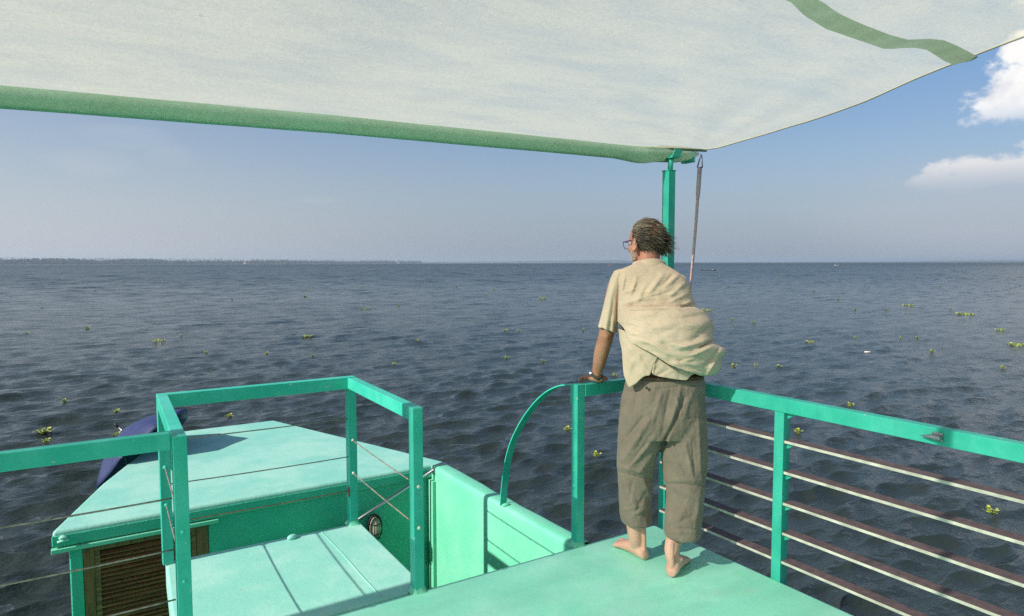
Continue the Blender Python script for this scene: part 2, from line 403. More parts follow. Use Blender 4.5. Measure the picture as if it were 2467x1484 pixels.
def build_water():
    rng = np.random.default_rng(5)
    ang = np.concatenate([np.linspace(-60, 60, 1400), np.linspace(60, 300, 100)[1:-1]]) * pi / 180 + YAW
    r = [0.6]
    while r[-1] < 7000: r.append(r[-1] * (1.0062 if r[-1] < 260 else 1.005) + 0.012)
    while r[-1] < 60000: r.append(r[-1] * 1.09)
    r = np.array(r)
    dr = np.gradient(r)
    A, R_ = np.meshgrid(ang, r)
    X = R_ * np.sin(A); Y = R_ * np.cos(A); Zz = np.zeros_like(X); DX = np.zeros_like(X); DY = np.zeros_like(X)
    spacing = np.maximum(dr[:, None], r[:, None] * rad(120) / 1400)
    wind = YAW + rad(143)                      # waves run towards starboard, crests lie nearly across the view
    nf = 1400
    for lam, n, amp in ((4.2, 8, 0.0034), (2.2, 12, 0.0040), (1.3, 16, 0.0050), (0.85, 22, 0.0062), (0.55, 26, 0.0056), (0.36, 28, 0.0038), (0.24, 24, 0.0023), (5.5, 12, 0.022), (10, 12, 0.034), (18, 12, 0.045), (33, 12, 0.05)):
        for i in range(n):
            l_ = lam * rng.uniform(0.75, 1.35); th = wind + rng.normal() * 0.36; k = 2 * pi / l_
            ph = rng.uniform(0, 2 * pi); a = amp * rng.uniform(0.6, 1.3)
            q_ = l_ / spacing[:, 0]
            wr_ = np.clip((q_ - 2.2) / 2.6, 0, 1)
            if amp > 0.015: wr_ = wr_ * np.clip((13 - q_) / 6.0, 0, 1)       # far off, where finer chop is below the grid, longer low waves stand for it
            on = np.nonzero(wr_ > 0)[0]
            if not len(on): continue
            sl = (slice(on[0], on[-1] + 1), slice(0, nf)); wgt = wr_[sl[0]][:, None]
            arg = k * (X[sl] * math.sin(th) + Y[sl] * math.cos(th)) + ph
            Zz[sl] += wgt * a * np.cos(arg)
            s_ = -1.15 * wgt * a * np.sin(arg); DX[sl] += s_ * math.sin(th); DY[sl] += s_ * math.cos(th)
    # patches of rougher and calmer water
    g = 1 + 0.35 * vnoise(np.stack([X / 6, Y / 6, 0 * X], -1), 3)
    X2 = X + DX * g; Y2 = Y + DY * g; Z2 = Zz * g + WATER_Z
    na, nr = len(ang), len(r)
    V = np.stack([X2, Y2, Z2], -1).reshape(-1, 3)
    i, j = np.meshgrid(np.arange(nr - 1), np.arange(na), indexing='ij'); j2 = (j + 1) % na
    F_ = np.stack([i * na + j, (i + 1) * na + j, (i + 1) * na + j2, i * na + j2], -1).reshape(-1, 4)
    me = bpy.data.meshes.new('water'); me.vertices.add(len(V)); me.vertices.foreach_set('co', V.ravel())
    me.loops.add(F_.size); me.loops.foreach_set('vertex_index', F_.ravel()); me.polygons.add(len(F_))
    me.polygons.foreach_set('loop_start', np.arange(0, F_.size, 4)); me.polygons.foreach_set('loop_total', np.full(len(F_), 4))
    me.polygons.foreach_set('use_smooth', np.ones(len(F_), bool)); me.update(); me.validate()
    # face up
    if me.polygons[0].normal.z < 0: me.flip_normals()
    me.materials.append(M['water'])
    o = bpy.data.objects.new('water', me); COL.objects.link(o); tag(o, kind='structure')
    return o


build_water()

# ------------------------------------------------------------------ far shore
M['wood'] = simple('distant_trees', (0.028, 0.046, 0.030), 0.9, 0, 0.4, 0.02)
M['hill'] = simple('far_hills', (0.05, 0.07, 0.05), 0.9, 0, 0.2, 0.002)
M['shore'] = simple('shore_mud', (0.05, 0.06, 0.04), 0.9, 0, 0.3, 0.02)


def dirxy(x):
    d = ray(x, 632); return np.array([d[0], d[1]]) / math.hypot(d[0], d[1])


def shore():
    rng = np.random.default_rng(11)
    mb = MB(); land = MB()
    # tree-lined bank on the left; it runs away from us to the right
    xs = np.linspace(-3600, 1030, 90)
    D = lambda x: interp(x, [(-3600, 2600), (-900, 2700), (0, 3400), (600, 4000), (1030, 5800)])
    a = [np.append(dirxy(x) * D(x), WATER_Z + 0.6) for x in xs]; b_ = [np.append(dirxy(x) * (D(x) + 260), WATER_Z + 1.2) for x in xs]
    c_ = [np.append(dirxy(x) * (D(x) - 6), WATER_Z - 0.5) for x in xs]
    n = len(xs)
    land.add(c_ + a + b_, [(r * n + i, r * n + i + 1, (r + 1) * n + i + 1, (r + 1) * n + i) for r in (0, 1) for i in range(n - 1)])
    for i in range(3900):
        x = rng.uniform(-200, 1015) if i < 2400 else -200 - 3300 * rng.random() ** 1.6; dd = D(x) + rng.uniform(5, 140); p = np.append(dirxy(x) * dd, WATER_Z + 0.4)
        hgt = rng.uniform(12, 20) * (1 + .25 * vnoise(np.array([x / 60., 0, 0]), 4)) * (1.0 if x < 700 else 0.85)
        rr = rng.uniform(4.5, 9)
        if rng.random() < 0.3:                                  # palms stand above the rest
            hgt = rng.uniform(20, 28); mb.tube([p, p + [rng.normal() * 1.5, 0, hgt]], 0.35, 4)
            t_ = p + [0, 0, hgt]
            for k in range(7):
                an = k * 0.9 + rng.random(); e_ = np.array([math.cos(an), math.sin(an), 0])
                s_ = np.array([-e_[1], e_[0], 0])
                mb.add([t_, t_ + e_ * 2.2 + [0, 0, .9] + s_ * .8, t_ + e_ * 4.2 - [0, 0, 1.2], t_ + e_ * 2.2 + [0, 0, .9] - s_ * .8], [(0, 1, 2, 3)])
        else:
            for k in range(3):
                q_ = p + [rng.normal() * 3, rng.normal() * 3, hgt * (0.35 + .22 * k)]
                v0 = len(mb.v); mb.ell(q_, ((rr * rng.uniform(.6, 1), 0, 0), (0, rr, 0), (0, 0, hgt * .33)), 6, 4)
                for vi in range(v0, len(mb.v)):
                    mb.v[vi] = tuple(np.array(mb.v[vi]) + rng.normal(size=3) * 0.9)
    tag(mb.build('far_shore_trees', M['wood']), 'hazy line of palms and trees along the far left shore', 'treeline', kind='stuff')
    tag(land.build('shore', M['shore']), kind='structure')
    # low wooded hills far away, right across
    hb = MB(); xs = np.linspace(930, 3200, 260); n = len(xs)
    Dh = 9000.0
    prof = lambda x: interp(x, [(930, 9), (1030, 16), (1200, 20), (1330, 27), (1430, 33), (1500, 30), (1560, 15), (1640, 5), (1900, 5), (2200, 8), (2300, 14), (2467, 20), (3200, 24)])
    top = [np.append(dirxy(x) * Dh, WATER_Z + prof(x) * (1 + .15 * vnoise(np.array([x / 14., 0, 0]), 8))) for x in xs]
    bot = [np.append(dirxy(x) * (Dh - 300), WATER_Z - .5) for x in xs]; back = [np.append(dirxy(x) * (Dh + 700), WATER_Z - .5) for x in xs]
    hb.add(bot + top + back, [(r * n + i, r * n + i + 1, (r + 1) * n + i + 1, (r + 1) * n + i) for r in (0, 1) for i in range(n - 1)])
    tag(hb.build('hills', M['hill'], smooth=True), kind='structure')


shore()

# air ------------------------------------------------------------------
hz = MB().box(-30000, 30000, -8000, 30000, WATER_Z - 1.5, 42.0)
q = bpy.data.materials.new('haze_air'); q.use_nodes = True; q.node_tree.nodes.clear()
T = NT(q.node_tree); pv = T.n('ShaderNodeVolumePrincipled'); pv.inputs['Color'].default_value = (0.70, 0.85, 1.0, 1); pv.inputs['Density'].default_value = 0.00013
pv.inputs['Anisotropy'].default_value = 0.2
oo = T.n('ShaderNodeOutputMaterial'); T.l(pv.outputs[0], oo.inputs['Volume'])
ho = hz.build('haze', q); tag(ho, kind='stuff')
#BOAT
# ------------------------------------------------------------------ the boat
boat = thing('houseboat', 'mint green painted wooden boat with upper deck and louvred forward cabin', 'boat', (1.07, 2.8, -2.5))


def slab(name, poly, z0, z1, mt, parent, bevel=0.02, seg=4, grid=None):
    o = MB().prism(poly, z0, z1).build(name, mt, parent, bevel=bevel)
    o.modifiers['b'].segments = seg
    return o


# upper deck: right edge rolls over, tongue runs forward between the bay rails
slab('upper_deck', [(-0.68, -6), (2.79, -6), (2.79, 2.845), (-0.68, 2.845)], -0.14, 0.0, M['deck'], boat, 0.035)
hp = MB().prism([(0.268, 2.8465), (1.335, 2.8465), (1.352, 3.80), (0.325, 3.82)], -0.14, -0.001)
plat = hp.build('hatch_platform', M['roof'], boat, bevel=0.014)
seamb = MB().tube([(1.115, 2.86, 0.0), (1.112, 3.1, 0.001), (1.117, 3.4, 0.0), (1.113, 3.79, 0.0)], 0.0028, 6)
seamb.build('raised_seam', M['roof'], plat, smooth=True)
nub = MB().ell(on_z(704, 1294, 0.008), ((0.028, 0.012, 0), (-0.008, 0.018, 0), (0, 0, 0.016)))
nub.build('drain_stub', M['roof'], plat, smooth=True)
# bodies below the deck
MB().box(0.34, 1.33, 2.86, 3.78, -1.9, -0.14).build('platform_base', M['wall'], boat)
MB().box(0.74, 1.335, 3.78, 4.56, -1.9, -0.36).build('cabin_link', M['wall'], boat, bevel=0.01)
MB().box(-0.62, 2.74, -5.9, 2.80, -1.9, -0.14).build('lower_cabin', M['wall'], boat)

# forward cabin
def roof_poly(o=0.0):
    return [(-0.18 - o, 4.60 - o), (2.33 + o, 4.60 - o), (1.557 + o * .6, 6.76 + o), (0.60 - o * .6, 6.76 + o), (0.345 - o, 6.079), (0.089 - o, 5.434)]
rf = slab('cabin_roof', roof_poly(), -0.105, 0.0, M['roof'], boat, 0.022)
lip = MB().box(-0.185, 0.70, 4.585, 4.625, -0.130, -0.106)
lip.build('drip_moulding', M['bulwark'], rf, bevel=0.003)
MB().box(-0.18, 2.17, 4.597, 4.61, -0.095, -0.03).build('fascia_board', M['wall'], rf, bevel=0.008)
cleat = MB()
cp = on_z(150, 1288, -0.03); cp = np.array([-0.125, 4.585, -0.045])
cleat.ell(cp, ((0.02, 0, 0), (0, 0.02, 0), (0, 0, 0.018))).tube([cp + [-0.028, -0.02, -0.012], cp + [0.03, -0.02, -0.006]], 0.007, 8).ell(cp + [0.0, -0.015, 0.008], ((0.022, 0, 0), (0, 0.012, 0), (0, 0, 0.01)))
cleat.build('mooring_cleat', M['roof'], rf, smooth=True)
cw = MB()
cw.prism([(-0.10, 4.62), (-0.035, 4.62), (-0.035, 4.68), (-0.10, 4.68)], -1.9, -0.105)            # corner post
cw.prism([(0.645, 4.62), (2.26, 4.62), (2.26, 4.68), (0.645, 4.68)], -1.9, -0.105)                # aft wall
cw.prism([(-0.10, 4.682), (-0.04, 4.682), (0.43, 6.06), (0.37, 6.07)], -1.9, -0.105)
cw.prism([(2.20, 4.682), (2.26, 4.682), (1.72, 6.08), (1.66, 6.07)], -1.9, -0.105)
cw.prism([(0.37, 6.08), (1.72, 6.085), (1.72, 6.14), (0.37, 6.14)], -1.9, -0.105)
cw.build('cabin_wall', M['wall'], boat, bevel=0.008)
MB().box(2.172, 2.1992, 4.525, 4.592, -1.9, -0.107).build('corner_trim', M['bulwark'], boat, bevel=0.004)

# louvred wooden shutter in the aft wall
win = MB()
win.box(-0.034, 0.022, 4.625, 4.67, -1.8, -0.132)
win.box(0.575, 0.644, 4.625, 4.67, -1.8, -0.132)
win.box(0.022, 0.575, 4.627, 4.67, -0.172, -0.132)
wf = win.build('louvred_shutter', M['woodv'], boat, bevel=0.004)
ins = MB(); ins.box(0.0225, 0.052, 4.632, 4.665, -1.8, -0.173); ins.box(0.545, 0.5745, 4.632, 4.665, -1.8, -0.173)
ins.build('inner_stile', M['woodh'], wf, bevel=0.003)
lv = MB(); rng = random.Random(4)
zz = -0.197; k = 0
while zz > -1.75:
    t = 0.004; y0, y1 = 4.634, 4.662
    zj = zz + rng.uniform(-.0015, .0015)
    v = [(0.052, y0, zj - .012), (0.545, y0, zj - .012 + rng.uniform(-.001, .001)), (0.545, y1, zj + .003), (0.052, y1, zj + .003)]
    vv = v + [(x, y, z + .006) for x, y, z in v]
    lv.add(vv, [(0, 3, 2, 1), (4, 5, 6, 7), (0, 1, 5, 4), (1, 2, 6, 5), (2, 3, 7, 6), (3, 0, 4, 7)], k % 3 == 1)
    zz -= 0.0268; k += 1
lv.build('louvre_slats', [M['woodh'], M['woodv']], wf)
MB().box(0.02, 0.58, 4.672, 4.676, -1.8, -0.14).build('unlit_cabin_sheet', M['dark'], wf)  # near-black sheet stands in for the shade of the cabin behind the slats

# starboard bulwark with rounded cap
bw = MB(); Ys = np.linspace(2.846, 4.61, 24)
prof = [(2.20, -1.9), (2.20, -0.06), (2.20, -0.022), (2.203, -0.011), (2.210, -0.004), (2.225, 0.0), (2.295, 0.0), (2.310, -0.005), (2.318, -0.016), (2.322, -0.04), (2.322, -1.9)]
V = []; 
for i, y in enumerate(Ys):
    for (x, z) in prof:
        wob = 0.0025 * float(vnoise(np.array([y * 6, x * 20, z * 9]), 5))
        V.append((x + wob, y, z + wob * .8 - .006 * (1 - abs(2 * i / 23 - 1))))
n = len(prof)
bw.add(V, [(i * n + j, (i + 1) * n + j, (i + 1) * n + j + 1, i * n + j + 1) for i in range(len(Ys) - 1) for j in range(n - 1)])
bw.add([V[(len(Ys) - 1) * n + j] for j in range(n)], [tuple(range(n))])
bw.build('bulwark', M['bulwark'], boat, smooth=True)
MB().box(1.30, 2.24, 2.80, 4.65, -1.95, -1.88).build('well_deck', M['deck'], boat)

# stainless hand rail and its saddle on the bulwark end
hr = MB()
p0 = np.array([1.30, 4.575, -0.435]); p1 = np.array([2.205, 4.555, -0.022])
hr.tube([p0, p0 + (p1 - p0) * .5, p1], 0.0125, 12)
hrail = hr.build('hand_rail', M['steel'], boat, smooth=True)
sd_ = MB(); sd_.box(2.192, 2.30, 4.535, 4.565, 0.003, 0.008); sd_.box(2.190, 2.1955, 4.535, 4.565, -0.062, 0.008); sd_.tube([(2.196, 4.55, -0.004), (2.275, 4.55, 0.012)], 0.011, 10)
sd_.build('rail_saddle', M['steel'], hrail, bevel=0.0015)

# hull down to the water
hl = MB()
sec = [(-6.5, -0.72, 2.86), (2.8, -0.72, 2.86), (4.6, -0.35, 2.50), (6.8, 0.35, 1.80), (8.6, 1.04, 1.10)]
V = []
for (y, xl, xr) in sec:
    V += [(xl, y, -1.85), (xl + .06, y, -2.9), (xr - .06, y, -2.9), (xr, y, -1.85)]
F_ = []
for i in range(len(sec) - 1):
    for j in range(4): F_.append((i * 4 + j, i * 4 + (j + 1) % 4, (i + 1) * 4 + (j + 1) % 4, (i + 1) * 4 + j))
hl.add(V, F_); hl.build('hull', M['hull'], boat)

# caged bulkhead lamp
lamp = thing('bulkhead_lamp', 'oval frosted bulkhead lamp in a black wire cage on the green cabin wall', 'lamp', (1.745, 4.618, -0.385))
lc = np.array([1.745, 4.60, -0.385])
MB().ell(lc + [0, .008, 0], ((0.056, 0, 0), (0, 0.022, 0), (0, 0, 0.096)), 20, 12).build('lamp_base', M['black'], lamp, smooth=True)
gq, gT, gb = mat('frosted_lamp_glass'); gb.inputs['Base Color'].default_value = (0.38, 0.38, 0.29, 1); gb.inputs['Roughness'].default_value = 0.25; gb.inputs['Transmission Weight'].default_value = 0.25
MB().ell(lc + [0, -.012, 0], ((0.042, 0, 0), (0, 0.05, 0), (0, 0, 0.080)), 20, 12).build('lamp_glass', gq, lamp, smooth=True)
cg = MB()
for xx in (-0.024, 0.024):
    cg.tube([lc + [xx * math.sin(t) * 1.15 if abs(xx) else 0, -.012 - .055 * math.sin(t), .088 * math.cos(t)] for t in np.linspace(0.05, pi - .05, 15)], 0.0028, 6)
for zz_ in (-0.035, 0.035):
    s_ = math.sqrt(1 - (zz_ / .088) ** 2)
    cg.tube([lc + [.05 * s_ * math.cos(t), -.012 - .055 * s_ * math.sin(t), zz_] for t in np.linspace(0, pi, 13)], 0.0028, 6)
cg.tube([lc + [.053 * math.cos(t), -.006, .092 * math.sin(t)] for t in np.linspace(0, 2 * pi, 25)], 0.0045, 6, cap=False)
cg.build('lamp_cage', M['black'], lamp, smooth=True)


# ------------------------------------------------------------------ railings
def bolts(mb, pts, n, r=0.009):
    n = np.array(n, float)
    a = np.cross(n, [0, 0, 1.0]); a /= np.linalg.norm(a); b_ = np.cross(n, a)
    for p in pts: mb.ell(p, (a * r, b_ * r, n * r * .75), 10, 6)


def post(name, x, y, z0, z1, parent, s=0.05, mt=None, foot=True):
    mb = MB().box(x - s / 2, x + s / 2, y - s / 2, y + s / 2, z0, z1)
    p = mb.build(name, mt or M['rail'], parent, bevel=0.003)
    return p


def weld(parent, x, y, z=0.0, s=0.05, mt=None):
    mb = MB(); o = s / 2 + .001
    v = []
    for (e, zz) in ((o + .012, z - .002), (o + .004, z + .008), (s / 2 + .0005, z + .024)):
        for i in range(16):
            t = 2 * pi * i / 16; c, sn = math.cos(t), math.sin(t); m_ = max(abs(c), abs(sn)) ** .8
            j = .003 * float(vnoise(np.array([x * 30 + c * 4, y * 30 + sn * 4, zz * 40]), 2))
            v.append((x + c / m_ * (e + j), y + sn / m_ * (e + j), zz + j))
    mb.add(v, [(r * 16 + i, r * 16 + (i + 1) % 16, (r + 1) * 16 + (i + 1) % 16, (r + 1) * 16 + i) for r in (0, 1) for i in range(16)])
    return mb.build('weld_foot', mt or M['bulwark'], parent, smooth=True)


def cable(parent, a, b_, mt='cable', r=0.0032, sag=0.004):
    a = np.array(a, float); b_ = np.array(b_, float)
    pts = [a + (b_ - a) * t - np.array([0, 0, 4 * sag * t * (1 - t)]) for t in np.linspace(0, 1, 9)]
    return MB().tube(pts, r, 6).build('wire', M[mt], parent, smooth=True)


bay = thing('bay_railing', 'teal steel railing boxing in the pale hatch platform with thin wire cables', 'railing', (0.8, 3.3, 0))
XL, XR_, YN, YF = 0.302, 1.278, 2.832, 3.79
xr2 = 1.325
nlp = post('post', XL, YN, -0.14, 0.87, bay); nrp = post('post', XR_, YN, 0.0, 0.862, bay); flp = post('post', 0.335, YF, 0.0, 0.80, bay); frp = post('post', xr2 - .02, YF, 0.0, 0.80, bay)
for p, (x, y) in ((nrp, (XR_, YN)), (frp, (xr2 - .02, YF))): weld(p, x, y)
# top bars
def bar(name, a, b_, parent, wd=0.048, z0=0.802, z1=0.87, mt=None):
    a = np.array([*a, 0.]); b_ = np.array([*b_, 0.]); t = (b_ - a) / np.linalg.norm(b_ - a); nrm = np.array([-t[1], t[0], 0]) * wd / 2
    v = [a - nrm + [0, 0, z0], b_ - nrm + [0, 0, z0], b_ + nrm + [0, 0, z0], a + nrm + [0, 0, z0]]; v += [q_ + [0, 0, z1 - z0] for q_ in v]
    return MB().add(v, [(0, 3, 2, 1), (4, 5, 6, 7), (0, 1, 5, 4), (1, 2, 6, 5), (2, 3, 7, 6), (3, 0, 4, 7)]).build(name, mt or M['rail'], parent, bevel=0.003)
tr1 = bar('top_rail', (XL + .001, YN + .0255), (0.333, YF - .0255), bay, 0.049, .806, .870)
tr2 = bar('top_rail', (0.310, YF), (xr2 + .004, YF), bay, 0.05, .800, .868)
tr3 = bar('top_rail', (xr2 - .02, YF - .0255), (XR_, YN - .024), bay, 0.05, .8025, .8645)
for z in (0.63, 0.405, 0.205): cable(bay, (0.36, YF, z), (1.285, YF, z - .005), 'cable' if z > .3 else 'rustcable')
for z in (0.50, 0.307):
    cable(bay, (XL + .005, YN + .02, z), (0.335, YF, z)); cable(bay, (XR_ + .004, YN + .02, z), (xr2 - .02, YF, z))
for p_ in [(XL, YN - .025, .5), (XL, YN - .025, .307)]: bb = MB(); bolts(bb, [p_], (0, -1, 0)); bb.build('bolt_head', M['rail'], nlp, smooth=True)
for p_ in [(XR_, YN - .025, .5), (XR_, YN - .025, .307)]: bb = MB(); bolts(bb, [p_], (0, -1, 0)); bb.build('bolt_head', M['cream'], nrp, smooth=True)
for p_ in [(.335, YF - .025, .5), (.335, YF - .025, .307)]: bb = MB(); bolts(bb, [p_], (0, -1, 0), .011); bb.build('bolt_head', M['rail'], flp, smooth=True)
for p_ in [(xr2 - .02, YF - .025, .5), (xr2 - .02, YF - .025, .307)]: bb = MB(); bolts(bb, [p_], (0, -1, 0), .009); bb.build('bolt_head', M['cream'], frp, smooth=True)
rp = MB().ell((xr2 - .045, YF - .012, .2), ((.004, 0, 0), (0, .020, 0), (0, 0, .034)), 8, 6); rp.build('rust_patch', M['rust'], frp, smooth=True)

port = thing('port_railing', 'teal steel rail with wire cables running off left from the near bay post', 'railing', (-0.2, 2.83, 0))
bar('top_rail', (-0.66, 2.836), (XL - .031, 2.834), port, 0.045, .822, .886)
MB().box(XL - .0305, XL - .0256, 2.816, 2.852, .74, .884).build('end_plate', M['rail'], port, bevel=0.001)
post('post', -0.655, 2.836, -0.1, 0.822, port)
for z in (0.632, 0.432, 0.236): cable(port, (-0.63, 2.836, z), (XL - .03, 2.834, z - .002), 'cable', .0036)

stb = thing('starboard_railing', 'teal steel corner railing beside the man with brown and cream horizontal slats', 'railing', (2.8, 2.8, 0))
pl_ = post('post', 2.222, 2.84, -0.01, 0.876, stb, .05); weld(pl_, 2.222, 2.84, 0.0)
for p_ in [(2.197, 2.84, z) for z in (.62, .41, .2)]: bb = MB(); bolts(bb, [p_], (-1, 0, 0), .008); bb.build('bolt_head', M['rail'], pl_, smooth=True)
bar('top_rail', (2.248, 2.835), (2.802, 2.835), stb, .046, .81, .8745)
post('post', 2.800, 2.012, -0.06, 0.8125, stb, .052)
post('post', 2.800, 0.55, -0.06, 0.8125, stb, .052)
post('post', 2.800, -0.95, -0.06, 0.8125, stb, .052)
bar('top_rail', (2.800, 2.805), (2.800, -2.6), stb, .05, .813, .880)
def slat(z, y0, y1):
    mb = MB(); x0, x1 = 2.780, 2.846; t = .0135
    v = [(x0, y0, z), (x1, y0, z), (x1, y1, z), (x0, y1, z)]; v += [(a, b2, c + t) for a, b2, c in v]
    fs = [(0, 3, 2, 1), (4, 5, 6, 7), (0, 1, 5, 4), (1, 2, 6, 5), (2, 3, 7, 6), (3, 0, 4, 7)]
    mb.add(v, fs); mb.m = [0, 0, 1, 0, 1, 1]
    return mb.build('slat', [M['brown'], M['cream']], stb, bevel=0.0015)
for z in (0.085, 0.225, 0.37, 0.52, 0.668):
    for (ya, yb) in ((2.795, 2.039), (1.985, 0.577), (0.523, -0.923)):
        slat(z, yb, ya)
for z in (.812, .6678, .5198, .3698, .2248):
    gs = MB().add([(2.80, 1.985, z), (2.80, 1.935, z), (2.80, 1.985, z - .03), (2.804, 1.985, z), (2.804, 1.935, z), (2.804, 1.985, z - .03)], [(0, 1, 2), (5, 4, 3), (0, 3, 4, 1), (1, 4, 5, 2), (2, 5, 3, 0)]); gs.build('gusset', M['rail'], stb)
for z in (.63, .42, .22): cable(stb, (2.245, 2.84, z), (2.785, 2.84, z), 'cable', .003)
# arched flat bar from post top down to the bulwark
ar = MB(); pts = [(2.846, .872), (2.93, .868), (3.047, .832), (3.15, .775), (3.253, .695), (3.35, .60), (3.432, .505), (3.50, .405), (3.548, .305), (3.585, .16), (3.603, 0.02), (3.604, -.012)]
pts = np.array(pts); tt = np.linspace(0, len(pts) - 1, 60)
sm = np.stack([np.interp(tt, range(len(pts)), pts[:, k]) for k in (0, 1)], 1)
for _ in range(30): sm[1:-1] = .5 * sm[1:-1] + .25 * (sm[:-2] + sm[2:])
V = []
for i in range(len(sm)):
    d_ = sm[min(i + 1, 59)] - sm[max(i - 1, 0)]; d_ /= np.linalg.norm(d_); nn_ = np.array([-d_[1], d_[0]]) * .0032
    for (x, s_) in ((2.199, -1), (2.247, -1), (2.247, 1), (2.199, 1)): V.append((x, sm[i, 0] + nn_[0] * s_, sm[i, 1] + nn_[1] * s_))
ar.add(V, [(i * 4 + j, i * 4 + (j + 1) % 4, (i + 1) * 4 + (j + 1) % 4, (i + 1) * 4 + j) for i in range(59) for j in range(4)])
ab = ar.build('arched_flat_bar', M['rail'], stb, smooth=True)
ab.modifiers.new('e', 'EDGE_SPLIT').split_angle = rad(40)
MB().box(2.1925, 2.1965, 2.862, 2.868, .77, .873).add([], []).build('bar_tab', M['rail'], ab)
MB().ell((2.222, 3.57, -.002), ((.03, 0, 0), (0, .016, 0), (0, 0, .012)), 12, 6).build('weld_lump', M['bulwark'], ab, smooth=True)
# chromed catch on the inner face of the rail
ct = MB(); cy = 1.305
ct.box(2.7695, 2.7745, cy - .018, cy + .022, .832, .864)
ct.tube([(2.757, cy - .016, .846), (2.757, cy + .022, .846), (2.757, cy + .058, .843)], [.010, .009, .0015], 10)
ct.box(2.757, 2.770, cy - .018, cy + .012, .838, .852)
ct.build('catch', M['steel'], stb, bevel=0.001)

# ------------------------------------------------------------------ awning
awn = thing('shade_awning', 'cream shade cloth awning with green hem stretched overhead on a teal corner post', 'awning', (2.86, 2.86, 0))
ap = post('awning_post', 2.858, 2.83, -0.05, 2.035, awn, .052)
MB().box(2.8285, 2.8875, 2.8005, 2.8595, 2.0352, 2.041).build('post_cap', M['rail'], ap, bevel=.001)
pp = MB(); pp.box(2.829, 2.8315, 2.80, 2.845, .33, .42); bolts(pp, [(2.829, 2.82, .35), (2.829, 2.82, .40)], (-1, 0, 0), .007); pp.build('cable_plate', M['rail'], ap)
rodb = MB(); rodb.tube([(2.868, 2.83, 2.0412), (2.873, 2.83, 2.125)], .0145, 14)
rod = rodb.build('jack_rod', M['rail'], ap, smooth=True)
sad = MB()
s0 = np.array([2.875, 2.832, 2.118])
for (dx0, dz0, dx1, dz1) in ((-.035, -.012, .028, -.012),):
    sad.box(s0[0] - .03, s0[0] + .03, 2.792, 2.872, 2.108, 2.114)
v = [(-.03, 0, 2.1142), (.03, 0, 2.1142), (.05, 0, 2.155), (-.012, 0, 2.158)]
sad.add([(s0[0] + a, 2.790, c) for a, _, c in v] + [(s0[0] + a, 2.795, c) for a, _, c in v], [(0, 1, 2, 3), (7, 6, 5, 4), (0, 4, 5, 1), (1, 5, 6, 2), (2, 6, 7, 3), (3, 7, 4, 0)])
sad.build('saddle', M['rail'], ap, bevel=.001)

YB = 2.90                                   # line of the front spar
def zspar(x): return interp(x, [(-2.8, 2.02), (-0.19, 2.078), (0.917, 2.106), (1.8, 2.118), (2.65, 2.128), (3.1, 2.150)])
def zcloth(x, y): return 2.135 + .12 * (YB - y)
# cloth: right edge is a hollow curve, the rest a tensioned sheet rising aft
edge = [(2.93, 3.045), (2.73, 3.05), (2.573, 3.068), (2.369, 3.112), (2.123, 3.135), (1.812, 3.115), (1.592, 3.062), (1.387, 3.02), (1.254, 2.992), (1.166, 2.985), (0.4, 2.93), (-1, 2.95), (-3, 3.1)]
ey = np.array([e[0] for e in edge])[::-1]; ex = np.array([e[1] for e in edge])[::-1]
YY = np.concatenate([np.linspace(2.93, 0.2, 110), np.linspace(0.2, -3.0, 40)[1:]]); SS = np.linspace(0, 1, 140)
V = []
for y in YY:
    xr = np.interp(y, ey, ex)
    for s_ in SS:
        s2 = 1 - (1 - s_) ** 1.5
        x = -2.75 + (xr + 2.75) * s2
        z = zcloth(x, y) if y > .3 else zcloth(x, .3) + .03 * (.3 - y) - .02 * (.3 - y) ** 2
        f = min(1, max(0, (YB - y) / .25))
        z = (1 - f) * (float(zspar(x)) + .038) + f * z
        # low folds: long soft tension creases fanning out of the corner, a flutter at the free edge
        d1 = math.hypot(x - 3.0, y - 2.8); an = math.atan2(2.85 - y, 3.05 - x)
        fan = math.sin(an * 16 + 1.0) * math.exp(-d1 * .75) * .010 * min(1, d1 * 1.5)
        edgew = math.exp(-((xr - x) / .22) ** 2)
        z += f * (fan * .6 * (1 - edgew) + edgew * .002 * math.sin(y * 9.0) + .006 * math.sin(x * 2.1 + y * 1.3) + .004 * float(vnoise(np.array([x * 3.2, y * 1.4, 0]), 6)))
        V.append((x, y, z))
na = len(SS)
Fq = [(i * na + j, (i + 1) * na + j, (i + 1) * na + j + 1, i * na + j + 1) for i in range(len(YY) - 1) for j in range(na - 1)]
obj('canopy_cloth', V, Fq, M['shade'], awn, smooth=True)
CLV = np.array(V)
def cloth_z(x, y):
    d2 = (CLV[:, 0] - x) ** 2 + (CLV[:, 1] - y) ** 2; i = np.argsort(d2)[:4]; w_ = 1 / (d2[i] + 1e-6); return float((CLV[i, 2] * w_).sum() / w_.sum())
# rolled edge cord of the free edge
MB().tube([(np.interp(y, ey, ex), y, cloth_z(np.interp(y, ey, ex), y)) for y in np.linspace(2.85, -2.5, 70)], .004, 6).build('edge_cord', simple('cream_cord', (.30, .28, .22), .9), awn, smooth=True)
